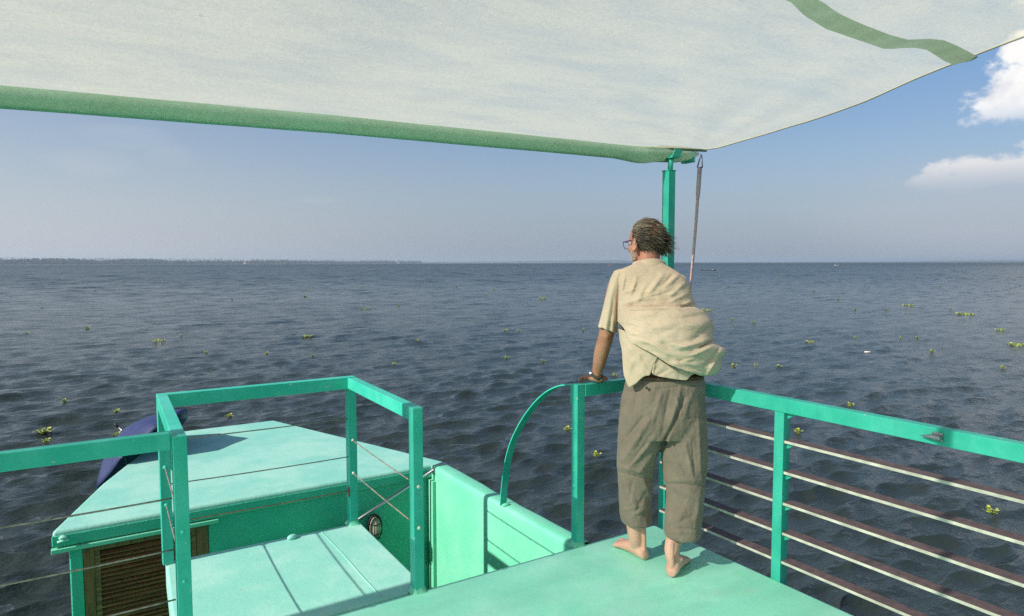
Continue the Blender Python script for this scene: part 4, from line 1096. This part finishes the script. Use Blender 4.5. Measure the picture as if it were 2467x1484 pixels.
limb(bd, [c3(745, 560, 3.60), c3(725, 490, 3.61), hp_(-.028, 0, -.07), hp_(-.012, 0, -.02)], [.075, .060, .056, .058])
bd.ell(hp_(-.008, 0, .012), (FACE * .095, LEFT * .074, TOP * .092), 24, 16)
bd.ell(hp_(-.030, 0, .004), (FACE * .074, LEFT * .075, TOP * .080), 24, 16)
bd.ell(hp_(.040, 0, -.045), (FACE * .052, LEFT * .058, TOP * .066), 20, 14)          # face
bd.ell(hp_(.052, 0, -.092), (FACE * .036, LEFT * .040, TOP * .026), 16, 10)          # chin
bd.ell(hp_(.012, 0, -.078), (FACE * .058, LEFT * .057, TOP * .034), 16, 10)          # jaw
bd.ell(hp_(.078, 0, .008), (FACE * .014, LEFT * .050, TOP * .012), 14, 8)            # brow
bd.ell(hp_(.098, 0, -.036), (FACE * .016, LEFT * .0135, TOP * .024), 12, 8)          # nose
bd.ell(hp_(.110, 0, -.046), (FACE * .011, LEFT * .012, TOP * .010), 10, 8)
for sg in (1, -1):
    bd.ell(hp_(.098, sg * .010, -.050), (FACE * .009, LEFT * .008, TOP * .007), 8, 6)
    bd.ell(hp_(.068, sg * .036, -.036), (FACE * .020, LEFT * .018, TOP * .020), 10, 8)  # cheek
    # ear: rim, bowl and lobe
    ec = hp_(-.004, sg * .080, -.028); er = [ec + FACE * (.017 * math.cos(t) - .006 * math.sin(t)) + TOP * .031 * math.sin(t) + LEFT * sg * (.012 - .010 * math.cos(t)) for t in np.linspace(-2.2, 3.3, 16)]
    bd.tube(er, .0055, 8); bd.ell(ec + LEFT * sg * .003, (FACE * .014, LEFT * .006, TOP * .026), 10, 8); bd.ell(ec - TOP * .031 + FACE * .008, (FACE * .008, LEFT * .006, TOP * .009), 8, 6)
bd.ell(hp_(.090, 0, -.070), (FACE * .010, LEFT * .022, TOP * .006), 10, 6); bd.ell(hp_(.089, 0, -.079), (FACE * .010, LEFT * .018, TOP * .006), 10, 6)      # lips
# left arm, straight, down to the rail
sh_, elb, wr = c3(520, 590, 3.58), c3(415, 1015, 3.60), c3(347, 1292, 3.645)
limb(bd, [c3(640, 590, 3.58), sh_, c3(470, 760, 3.585), c3(432, 920, 3.595), elb, c3(386, 1110, 3.615), c3(368, 1195, 3.63), wr], [.06, .058, .050, .043, .0395, .0405, .036, .0265])
bd.ell(elb - DF * .026 + DU * .004, (DR * .020, DF * .018, DU * .022), 10, 8)
RT = .8755                                                    # top of the rail under the palm
pc = np.array([2.338, 2.832, RT + .021])
fdir = DF * .62 - DR * .70; fdir /= np.linalg.norm(fdir); sdir = np.cross(fdir, DU)   # sdir: towards the thumb side
limb(bd, [wr, (wr * .45 + pc * .55) + DU * .006, pc - fdir * .02], [.0265, .026, .022])
bd.ell(pc, (fdir * .050, sdir * .043, DU * .0185), 18, 12); bd.ell(pc - fdir * .026 + sdir * .022, (fdir * .030, sdir * .024, DU * .017), 12, 8); bd.ell(pc - fdir * .025 - sdir * .022, (fdir * .030, sdir * .019, DU * .016), 12, 8)
for k, (off, ln, r) in enumerate(((.032, .066, .0088), (.011, .074, .0090), (-.011, .069, .0086), (-.031, .054, .0076))):
    b0 = pc + fdir * .036 + sdir * off + DU * .002; spread = fdir + sdir * off * 3.0; spread /= np.linalg.norm(spread)
    limb(bd, [b0, b0 + spread * ln * .45 + DU * .004, b0 + spread * ln * .78 - DU * .006, b0 + spread * ln * .98 - DU * .026], [r * 1.15, r * 1.05, r, r * .85], 10)
tb = pc - fdir * .020 + sdir * .036
limb(bd, [tb - sdir * .012, tb + sdir * .020 + fdir * .016 + DU * .000, tb + sdir * .036 + fdir * .040 - DU * .008, tb + sdir * .040 + fdir * .060 - DU * .010], [.014, .0125, .0108, .009], 10)
# right arm, hidden ahead of him, hand on the front rail near the corner
p2 = np.array([2.640, 2.834, RT + .020])
sr, er_, wr2 = c3(945, 610, 3.58), at(1632, 772, 3.80), p2 - DF * .065 + DU * .035 + DR * .02
limb(bd, [c3(840, 600, 3.58), sr, (sr + er_) / 2 + DR * .01, er_, (er_ + wr2) / 2, wr2], [.06, .056, .049, .041, .037, .0265])
f2 = DF * .9 - DR * .2; f2 /= np.linalg.norm(f2); s2 = -np.cross(f2, DU)
limb(bd, [wr2, p2 - f2 * .02], [.0265, .022]); bd.ell(p2, (f2 * .050, s2 * .043, DU * .0185), 18, 12)
for k, (off, ln, r) in enumerate(((.032, .066, .0088), (.011, .074, .0090), (-.011, .069, .0086), (-.031, .054, .0076))):
    b0 = p2 + f2 * .036 + s2 * off
    limb(bd, [b0, b0 + f2 * ln * .35 + DU * .002, b0 + f2 * ln * .6 - DU * .016, b0 + f2 * ln * .55 - DU * .042], [r * 1.1, r, r * .95, r * .85], 10)
tb = p2 - f2 * .02 + s2 * .036
limb(bd, [tb - s2 * .012, tb + s2 * .02 + f2 * .016, tb + s2 * .03 + f2 * .042 - DU * .008], [.014, .012, .010], 10)
V, N, F_ = remesh(bd, .0046, 3, .45)
man = obj('person', V, F_, SKIN, None, base=base, smooth=True)
tag(man, 'man in a wind-blown cream shirt and rolled olive trousers leaning barefoot on the corner rail', 'person')
for sg in (1, -1):
    MB().ell(hp_(.070, sg * .031, -.010), (FACE * .013, LEFT * .013, TOP * .012), 12, 8).build('eye', simple('eye_white', (.6, .58, .55), .2), man, smooth=True)

# ---- hair: a thinning crop swept to starboard by the wind
rng = np.random.default_rng(3)
HE = ((-.012, .012), (.100, .079, .096))                        # skull ellipsoid used for roots
def skull(th, ph):                                              # th from LEFT axis round, ph from top
    n_ = np.array([math.cos(th) * math.sin(ph), math.sin(th) * math.sin(ph), math.cos(ph)])   # (face, left, top)
    p = np.array([-.012 + .098 * n_[0], .0775 * n_[1], .010 + .095 * n_[2]]); g = n_ / np.array([.098, .0775, .095]); g /= np.linalg.norm(g)
    return hp_(*p), FACE * g[0] + LEFT * g[1] + TOP * g[2], p
bald = at(1445.5 + 1110 * .11364, 505.9 + 455 * .11364, 3.555)
hm = MB(); cnt = 0
WIND = DR * 1.0 - DU * .35 + DF * .05
for it in range(9000):
    u_ = rng.uniform(-1, 1); ph = math.acos(u_); th = rng.uniform(0, 2 * pi)
    p, nrm, loc = skull(th, ph)
    if loc[2] < -.088: continue
    if loc[0] > .030 and loc[2] < .070: continue               # face and forehead
    if loc[0] > .045: continue
    if loc[0] > -.004 and loc[2] < -.015: continue             # round the ear
    if loc[0] > -.030 and loc[2] < -.045: continue
    db = np.linalg.norm(p - bald)
    if db < .050 and rng.random() < .88 * (1 - (db / .050) ** 3): continue
    if loc[2] > .085 and rng.random() < .35: continue
    cnt += 1
    if cnt > 2600: break
    low_ = np.clip((.03 - loc[2]) / .11, 0, 1); right_ = np.clip(-loc[1] / .07, -1, 1)
    ln = rng.uniform(.028, .050) + (.035 if right_ > .3 and rng.random() < .16 else 0) + .030 * low_ * max(0, .4 + right_) + (.022 if rng.random() < .10 else 0)
    if loc[2] > .06: ln *= .8
    lift = rng.uniform(.02, .16) + (.35 if rng.random() < .05 else 0) + .25 * max(0, right_) * rng.random()
    clump = vnoise(np.array([loc[0] * 55, loc[1] * 55, loc[2] * 55]), 7)
    d = WIND + DU * (-.55 * low_ + .35 * clump) + FACE * (-.5 + .4 * vnoise(np.array([loc[1] * 40, loc[2] * 40, 3.]), 5)) + rng.normal(size=3) * .16
    pts = [p - nrm * .003]; cur = p.copy()
    for s_ in range(6):
        tq = d - nrm * (d @ nrm) * (.9 if s_ < 4 else .5); tq /= np.linalg.norm(tq)
        cur = cur + (tq + nrm * lift * (1.2 - .1 * s_)) * ln / 6
        d = d + np.array([0, 0, -.10 * low_]) + rng.normal(size=3) * .10
        q_ = cur - HC; lf = np.array([q_ @ FACE + .012, q_ @ LEFT, q_ @ TOP - .010]) / np.array([.100, .0795, .097]); rr_ = np.linalg.norm(lf)
        if rr_ < 1.0: cur = cur + nrm * (1.01 - rr_) * .09
        pts.append(cur.copy())
    grey = vnoise(np.array([loc[0] * 30, loc[1] * 30, loc[2] * 30]), 12) + .9 * max(0, loc[0] + .02) * 12 + (.5 if loc[2] > .06 else 0) + rng.normal() * .45
    mi = 2 if grey > .75 else (1 if grey > -.05 else 0)
    r0 = rng.uniform(.0011, .0019)
    hm.tube(pts, [r0, r0 * 1.1, r0, r0 * .85, r0 * .6, r0 * .4, r0 * .15], 3, mi, cap=False)
# thin under-layer so the scalp does not shine through on the sides and back
cap_v, cap_f = [], []; nn1, nn2 = 40, 60
for i in range(nn1 + 1):
    for j in range(nn2):
        p, nrm, loc = skull(2 * pi * j / nn2, .05 + (pi - .3) * i / nn1); cap_v.append((p + nrm * .0018, loc))
ok = lambda l, p: not (l[2] < -.080 or (l[0] > .012 and l[2] < .06) or l[0] > .03 or (l[0] > -.016 and l[2] < -.005) or (l[0] > -.042 and l[2] < -.035) or np.linalg.norm(p - bald) < .043 or l[2] > .074)
for i in range(nn1):
    for j in range(nn2):
        q_ = [i * nn2 + j, (i + 1) * nn2 + j, (i + 1) * nn2 + (j + 1) % nn2, i * nn2 + (j + 1) % nn2]
        if all(ok(cap_v[k][1], cap_v[k][0]) for k in q_): cap_f.append(tuple(q_))
hm.add([c[0] for c in cap_v], cap_f, 0)
hm.build('hair', HAIR, man, smooth=True)
# short grey beard stubble on the cheek
sb2 = MB()
for it in range(420):
    f_, u2 = rng.uniform(.018, .07), rng.uniform(-.10, -.045)
    l_ = .056 * math.sqrt(max(.05, 1 - ((f_ - .03) / .062) ** 2)); p = hp_(f_, l_ + .002, u2); dd = (LEFT * .6 - TOP * .8 + FACE * .2) * .005
    sb2.tube([p, p + dd], [.0007, .0003], 3, 0, cap=False)
sb2.build('beard', [simple('grey_beard', (.45, .40, .34), .7)], man)

# ---- glasses
gl_ = MB(); fr = simple('purple_glasses_frame', (.055, .012, .085), .35)
for sg in (1, -1):
    gl_.tube([hp_(-.004, sg * .079, -.006), hp_(.03, sg * .0785, .000), hp_(.088, sg * .072, -.002), hp_(.096, sg * .066, -.003)], [.0020, .0026, .0028, .0028], 6)
    gl_.tube([hp_(-.004, sg * .079, -.006), hp_(-.018, sg * .078, -.020), hp_(-.024, sg * .077, -.036)], [.002, .002, .0018], 6)
    lens = [(.066, .000), (.064, -.020), (.050, -.036), (.026, -.036), (.012, -.022), (.010, -.002), (.038, .001), (.066, .000)]
    gl_.tube([hp_(.097 + .010 * (1 - (l_ / .066) ** 2), sg * l_, u2) for l_, u2 in lens], .0017, 6)
gl_.tube([hp_(.107, .011, -.008), hp_(.111, 0, -.005), hp_(.107, -.011, -.008)], .0018, 6)
glass = gl_.build('eyeglasses', fr, man, smooth=True)

# ---- wrist watch with a dark green strap
ax_ = (wr - elb); ax_ /= np.linalg.norm(ax_)
wc = c3(349, 1300, 3.645) - ax_ * .000; u1 = np.cross(ax_, DF); u1 /= np.linalg.norm(u1); u2_ = np.cross(ax_, u1)
V = []; tilt = .35
for j in range(32):
    t = 2 * pi * j / 32; p = wc + (u1 * math.cos(t) + u2_ * math.sin(t)) * .0295 + ax_ * .0295 * tilt * math.sin(t + .6); o_ = (u1 * math.cos(t) + u2_ * math.sin(t))
    for (a, r_) in ((-.008, 0), (.008, 0), (.008, .003), (-.008, .003)): V.append(p + ax_ * a + o_ * r_)
wt = obj('wristwatch', V, [(j * 4 + k, j * 4 + (k + 1) % 4, ((j + 1) % 32) * 4 + (k + 1) % 4, ((j + 1) % 32) * 4 + k) for j in range(32) for k in range(4)], simple('dark_green_strap', (.035, .055, .045), .6), man, smooth=False)
cd = -DR * .8 + DF * .5; cd /= np.linalg.norm(cd)
MB().tube([wc + cd * .028 - ax_ * .006, wc + cd * .040 - ax_ * .006], [.0165, .0155], 16).build('watch_case', M['steel'], wt, smooth=False)

# ---- trousers
tm = MB(); YW = DF * 1.0


def trow(y, xl, xr, d, b_): p, q_ = c4(xl, y, d), c4(xr, y, d); return ((p + q_) / 2, (q_ - p) / 2, YW * b_)


rings_loft(tm, [trow(y, xl, xr, d, b_) for (y, xl, xr, d, b_) in ((80, 452, 896, 3.475, .105), (110, 442, 904, 3.475, .112), (135, 436, 910, 3.473, .116), (160, 430, 906, 3.472, .118), (200, 420, 906, 3.47, .122), (270, 409, 911, 3.468, .126), (350, 402, 916, 3.465, .126), (430, 399, 920, 3.463, .115))], 40)
rings_loft(tm, [trow(y, xl, xr, d, b_) for (y, xl, xr, d, b_) in ((330, 410, 650, 3.465, .10), (440, 397, 660, 3.468, .105), (500, 395, 640, 3.475, .105), (550, 392, 626, 3.482, .102), (600, 391, 612, 3.49, .10), (640, 396, 604, 3.497, .098), (690, 399, 600, 3.50, .096), (760, 402, 597, 3.504, .095), (830, 405, 589, 3.508, .093), (880, 408, 592, 3.51, .093), (905, 412, 593, 3.51, .094), (932, 420, 592, 3.51, .092))], 36)
rings_loft(tm, [trow(y, xl, xr, d, b_) for (y, xl, xr, d, b_) in ((330, 670, 912, 3.46, .10), (440, 658, 920, 3.455, .105), (500, 652, 923, 3.45, .106), (560, 652, 923, 3.443, .105), (620, 660, 915, 3.435, .103), (680, 666, 908, 3.427, .10), (740, 683, 904, 3.418, .098), (800, 681, 898, 3.41, .097), (860, 677, 893, 3.40, .096), (920, 673, 888, 3.392, .095), (980, 669, 880, 3.385, .095), (1000, 671, 878, 3.385, .096), (1016, 676, 876, 3.385, .092))], 36)
V, N, F_ = remesh(tm, .006, 4, .5)
X, Y = to_px(V); cx, cy = (X - 1325.06) / .41141, (Y - 873.34) / .41141
facing = np.clip(-(N @ FWD), 0, 1)
TF = [(395, 608, 600, 655, 11, .006), (398, 642, 600, 690, 5, -.007), (665, 686, 905, 692, 12, .006), (672, 706, 898, 722, 5, -.008),
      (760, 160, 690, 420, 16, .013), (785, 210, 672, 470, 10, -.018), (690, 420, 640, 540, 10, -.016), (705, 160, 655, 420, 10, -.007), (735, 200, 760, 300, 8, .006), (650, 180, 600, 360, 14, .007), (830, 180, 780, 330, 14, .006),
      (585, 330, 430, 570, 17, .011), (545, 320, 420, 470, 9, -.008), (620, 430, 460, 620, 13, .010), (560, 480, 470, 590, 8, -.007), (625, 510, 520, 640, 12, .008), (640, 520, 570, 640, 7, -.006),
      (700, 480, 790, 640, 14, -.006), (790, 460, 835, 670, 11, .007), (865, 320, 882, 670, 9, .008), (835, 470, 850, 660, 7, -.006), (900, 430, 897, 650, 7, -.006), (700, 420, 670, 560, 14, .008), (800, 330, 905, 322, 4, -.004),
      (425, 690, 520, 890, 20, .010), (480, 700, 470, 800, 9, -.007), (545, 700, 592, 790, 13, .010), (560, 760, 500, 880, 10, -.006), (590, 830, 480, 900, 12, .006), (440, 860, 560, 830, 9, .005),
      (700, 760, 690, 950, 15, .007), (740, 740, 840, 800, 16, .006), (875, 760, 850, 960, 13, .008), (800, 820, 740, 960, 18, .006), (830, 900, 700, 960, 10, -.005),
      (410, 898, 592, 893, 4, -.004), (670, 962, 880, 978, 4, -.005), (672, 990, 876, 998, 8, .004),
      (438, 174, 560, 160, 4, -.006), (560, 160, 780, 140, 4, -.006), (780, 140, 905, 128, 4, -.006), (500, 180, 490, 330, 5, -.003)]
hgt = fold_height(cx, cy, TF) + .003 * vnoise(np.stack([cx / 34, cy / 50, 0 * cx], -1), 3) + .0012 * vnoise(np.stack([cx / 11, cy / 16, 0 * cx], -1), 4)
hgt += .0013 * np.clip(1 - np.abs(vnoise(np.stack([cx / 60 - cy / 120, cy / 60 + cx / 40, 0 * cx], -1), 21)) * 3.5, 0, 1) + .0009 * np.clip(1 - np.abs(vnoise(np.stack([cx / 24, cy / 60 + cx / 60, 0 * cx], -1), 22)) * 3.5, 0, 1)
V = V + N * (hgt * (.25 + .75 * facing))[:, None]
for _ in range(0): pass
obj('trousers', V, F_, TROU, man, smooth=True)
for (x, y, d) in ((567, 149, 3.36), (884, 137, 3.43)):
    p = c4(x, y, d); 
    bt = MB().tube([p + DF * .004, p - DF * .004], [.0075, .0065], 12).build('trouser_button', simple('dark_button', (.07, .06, .05), .35), man, smooth=False)
ln_ = MB(); rings_loft(ln_, [trow(y, xl, xr, d, b_) for (y, xl, xr, d, b_) in ((990, 684, 845, 3.385, .078), (1022, 692, 832, 3.385, .068), (1030, 700, 826, 3.385, .064))], 30, cap=False)
Vv = np.array(ln_.v); Vv += DU * (np.sin(np.arange(len(Vv)) * 2.4) * .003)[:, None]
obj('trouser_lining', Vv, ln_.f, simple('grey_lining', (.22, .20, .18), .8), man, smooth=True)
blt = MB(); rings_loft(blt, [trow(y, xl, xr, d, b_) for (y, xl, xr, d, b_) in ((60, 456, 892, 3.475, .109), (88, 450, 898, 3.475, .112))], 36, cap=False)
blt.build('belt', simple('brown_leather_belt', (.10, .045, .022), .45), man, smooth=True, solid=.004)

# ---- shirt: billowing sheet, under-flaps, sleeves and collar in one cloth
XLp = [(425, 500), (500, 478), (545, 478), (640, 506), (700, 509), (800, 503), (900, 502), (950, 512), (1030, 516), (1090, 530), (1180, 545), (1320, 547)]
XRp = [(425, 905), (490, 930), (520, 955), (570, 1000), (650, 1040), (720, 1060), (785, 1078), (800, 1092), (830, 1148), (890, 1200), (930, 1217), (1050, 1214), (1065, 1232), (1082, 1262), (1105, 1300), (1125, 1313), (1150, 1301), (1172, 1275), (1230, 1275), (1265, 1262), (1290, 1240), (1300, 1216), (1320, 1180)]
HEM = [(0, 900), (.05, 950), (.115, 1050), (.21, 1105), (.315, 1150), (.46, 1220), (.63, 1268), (.85, 1302), (.95, 1306), (1, 1296)]
HEMF = [(0, 900), (.1, 1120), (.5, 1240), (1, 1296)]
TOPc = [(0, 560), (.05, 522), (.2, 497), (.30, 476), (.38, 456), (.5, 434), (.62, 436), (.72, 452), (.80, 470), (.88, 492), (.95, 530), (1, 590)]
DC = [(430, 3.605), (520, 3.585), (650, 3.555), (800, 3.53), (1000, 3.50), (1300, 3.475)]
BB = [(430, .030), (480, .062), (540, .090), (600, .108), (700, .120), (780, .118), (799, .110), (804, .152), (850, .165), (950, .185), (1050, .193), (1150, .188), (1250, .172), (1310, .150)]
BF = [(430, .03), (520, .07), (650, .10), (900, .125), (1300, .13)]
SF = [(553, 560, 520, 730, 11, .012), (640, 575, 600, 690, 14, .009), (700, 640, 640, 760, 16, .006), (830, 555, 740, 680, 18, .010), (965, 545, 850, 640, 15, .010), (905, 560, 835, 640, 9, -.009), (1005, 610, 900, 700, 14, .008), (1030, 690, 880, 760, 13, .006), (540, 770, 800, 705, 16, .007), (640, 750, 930, 670, 11, -.005), (530, 700, 620, 660, 9, .006),
      (985, 792, 1070, 772, 9, -.016), (1000, 770, 1065, 745, 10, .008), (520, 812, 960, 797, 10, .006),
      (1214, 1046, 1115, 1095, 9, -.026), (1190, 1030, 960, 1095, 18, .016), (1215, 1075, 1000, 1190, 16, .010), (1180, 1120, 960, 1195, 9, -.009), (1205, 930, 1060, 1040, 22, -.010), (1195, 900, 1000, 930, 30, .008), (1150, 850, 960, 880, 18, -.006),
      (880, 1090, 840, 1060, 14, -.008), (900, 1070, 1010, 1085, 13, .008), (850, 1130, 760, 1080, 16, .006), (1240, 1165, 1165, 1290, 11, .014), (1210, 1160, 1140, 1240, 9, -.010), (1265, 1085, 1225, 1150, 9, -.010), (1100, 1220, 920, 1215, 16, .007), (900, 1170, 1130, 1290, 18, -.007), (1020, 1262, 1180, 1296, 8, .006),
      (525, 940, 660, 1010, 14, .006), (530, 900, 700, 930, 18, .004), (700, 960, 980, 900, 26, .006), (560, 870, 760, 840, 22, .005), (760, 1000, 940, 960, 20, -.004), (640, 1030, 860, 1100, 15, .005)]
sm_ = MB(); NR, NC = 230, 160
VV = np.zeros((NR + 1, NC, 3)); PX = np.zeros((NR + 1, NC, 2)); side = np.zeros((NR + 1, NC)); 
for j in range(NC):
    u = j / NC
    back = u <= .5; s_ = u * 2 if back else 2 - u * 2
    xf = (1 - math.cos(pi * s_)) / 2; sn = math.sin(pi * s_) ** .75 if s_ not in (0, 1) else 0.0
    yt = float(interp(xf, TOPc)); yb = float(interp(xf, HEM if back else HEMF))
    for i in range(NR + 1):
        y = yt + (yb - yt) * i / NR; xl, xr = float(interp(y, XLp)), float(interp(y, XRp)); x = xl + (xr - xl) * xf
        dc = float(interp(y, DC))
        if back: d = dc - float(interp(y, BB)) * sn * (1 + .12 * xf * (y > 800)); 
        else: d = dc + float(interp(y, BF)) * sn
        VV[i, j] = c3(x, y, d); PX[i, j] = (x, y); side[i, j] = sn if back else 0
def crease(fx, fy, seed): q_ = vnoise(np.stack([fx, fy, 0 * fx], -1), seed); return 1 - np.abs(q_) * 2.2
px_, py_ = PX[..., 0], PX[..., 1]
cre = .0018 * np.clip(crease(px_ / 120 + py_ / 70, py_ / 34 - px_ / 95, 14), 0, 1) ** 2 + .0014 * np.clip(crease(px_ / 70 + py_ / 60, py_ / 19 - px_ / 60, 15), 0, 1) ** 2
hg = cre + fold_height(PX[..., 0], PX[..., 1], SF) * 1.25 + .0030 * vnoise(np.stack([PX[..., 0] / 60 + PX[..., 1] / 90, PX[..., 1] / 38 - PX[..., 0] / 110, 0 * side], -1), 3) + .0008 * vnoise(np.stack([PX[..., 0] / 20, PX[..., 1] / 15, 0 * side], -1), 6)
VV -= DF * (hg * np.minimum(1, side * 1.4))[..., None]
sm_.add(VV.reshape(-1, 3), [(i * NC + j, i * NC + (j + 1) % NC, (i + 1) * NC + (j + 1) % NC, (i + 1) * NC + j) for i in range(NR) for j in range(NC)])


def patch(Tp, Bp, bdepth, n=30, m_=24, folds=()):
    V = []
    ps = np.linspace(0, 1, n + 1)
    for p in ps:
        tx, ty = float(np.interp(p, [q[0] for q in Tp], [q[1] for q in Tp])), float(np.interp(p, [q[0] for q in Tp], [q[2] for q in Tp]))
        bx, by = float(np.interp(p, [q[0] for q in Bp], [q[1] for q in Bp])), float(np.interp(p, [q[0] for q in Bp], [q[2] for q in Bp]))
        for k in range(m_ + 1):
            f = k / m_; x, y = tx + (bx - tx) * f, ty + (by - ty) * f
            xf = np.clip((x - 512) / 770, 0.0, 1); d = 3.475 - bdepth * math.sin(math.acos(1 - 2 * xf)) ** .75
            h_ = float(fold_height(np.array([x]), np.array([y]), folds)[0]) + .003 * float(vnoise(np.array([x / 30, y / 30, 1.]), 8))
            V.append(c3(x, y, d - h_))
    sm_.add(V, [(i * (m_ + 1) + k, (i + 1) * (m_ + 1) + k, (i + 1) * (m_ + 1) + k + 1, i * (m_ + 1) + k + 1) for i in range(n) for k in range(m_)])


patch([(0, 508, 955), (.25, 552, 970), (.45, 610, 1040), (.7, 700, 1085), (.85, 760, 1115), (1, 815, 1140)],
      [(0, 516, 1032), (.12, 534, 1110), (.25, 545, 1290), (.42, 584, 1396), (.55, 640, 1362), (.62, 672, 1328), (.72, 700, 1308), (.84, 740, 1301), (.92, 762, 1228), (1, 785, 1188)], .142, folds=[(530, 1040, 740, 1230, 7, .004), (548, 1170, 690, 1300, 5, -.004), (600, 1100, 730, 1270, 12, .006), (620, 1180, 560, 1330, 12, .006)])
patch([(0, 780, 1160), (.3, 850, 1210), (.6, 930, 1245), (.85, 1000, 1272), (1, 1070, 1288)],
      [(0, 744, 1262), (.15, 765, 1295), (.35, 812, 1310), (.65, 930, 1330), (.9, 1012, 1338), (1, 1046, 1300)], .134, folds=[(775, 1200, 760, 1290, 8, .008), (860, 1225, 1000, 1330, 12, .006), (900, 1250, 800, 1300, 10, -.005)])


def sleeve(Ll, Rr, d0, d1, b0, b1, flute=1):
    V = []; n, k = 40, 44
    for i in range(k + 1):
        v = i / k
        l_ = np.array([np.interp(v, [q[0] for q in Ll], [q[c] for q in Ll]) for c in (1, 2)]); r_ = np.array([np.interp(v, [q[0] for q in Rr], [q[c] for q in Rr]) for c in (1, 2)])
        d = d0 + (d1 - d0) * v; b_ = b0 + (b1 - b0) * v
        for j in range(n):
            t = 2 * pi * j / n; f = (1 - math.cos(t)) / 2; q_ = l_ + (r_ - l_) * f
            dd = -math.sin(t) * b_
            fl = flute * (.010 * v ** 1.5 * math.sin(f * 17 + 1.2) * abs(math.sin(t)) + .004 * float(vnoise(np.array([q_[0] / 26, q_[1] / 50, t]), 5)))
            V.append(c3(q_[0], q_[1] + (4 * math.sin(f * 17) * v ** 3), d + dd - fl * (1 if math.sin(t) > 0 else -1)))
    sm_.add(V, [(i * n + j, i * n + (j + 1) % n, (i + 1) * n + (j + 1) % n, (i + 1) * n + j) for i in range(k) for j in range(n)])


sleeve([(0, 520, 512), (.06, 478, 524), (.2, 447, 585), (.35, 425, 665), (.55, 402, 765), (.8, 374, 880), (1, 357, 940)],
       [(0, 600, 540), (.1, 562, 590), (.25, 534, 660), (.4, 512, 735), (.6, 505, 830), (.8, 501, 920), (1, 497, 992)], 3.58, 3.595, .062, .060)
# right sleeve ahead of him
V = []; n = 24; P0, P1 = sr - DR * .02, (sr * .35 + er_ * .65); 
for i in range(14):
    v = i / 13; c = P0 + (P1 - P0) * v; ax2 = (P1 - P0) / np.linalg.norm(P1 - P0); a2 = np.cross(ax2, DU); a2 /= np.linalg.norm(a2); b2 = np.cross(ax2, a2)
    for j in range(n):
        t = 2 * pi * j / n; rr_ = .066 + .006 * v * math.sin(t * 5); V.append(c + (a2 * math.cos(t) + b2 * math.sin(t)) * rr_)
sm_.add(V, [(i * n + j, i * n + (j + 1) % n, (i + 1) * n + (j + 1) % n, (i + 1) * n + j) for i in range(13) for j in range(n)])
# collar: stand and fall
V = []; n = 48
nc = c3(735, 470, 3.612)
for i, (r_, z_) in enumerate(((.066, -.022), (.067, .004), (.069, .020), (.072, .023), (.078, .012), (.086, -.012), (.092, -.026))):
    for j in range(n):
        t = 2 * pi * j / n; V.append(nc + DR * math.cos(t) * r_ * 1.12 + DF * (math.sin(t) * r_ * .98) + DU * (z_ - .030 * (math.sin(t) * .5 + .5) + .003 * math.sin(3 * t)))
sm_.add(V, [(i * n + j, i * n + (j + 1) % n, (i + 1) * n + (j + 1) % n, (i + 1) * n + j) for i in range(6) for j in range(n)])
so = sm_.build('shirt', SHIRT, man, smooth=True, solid=.0022)
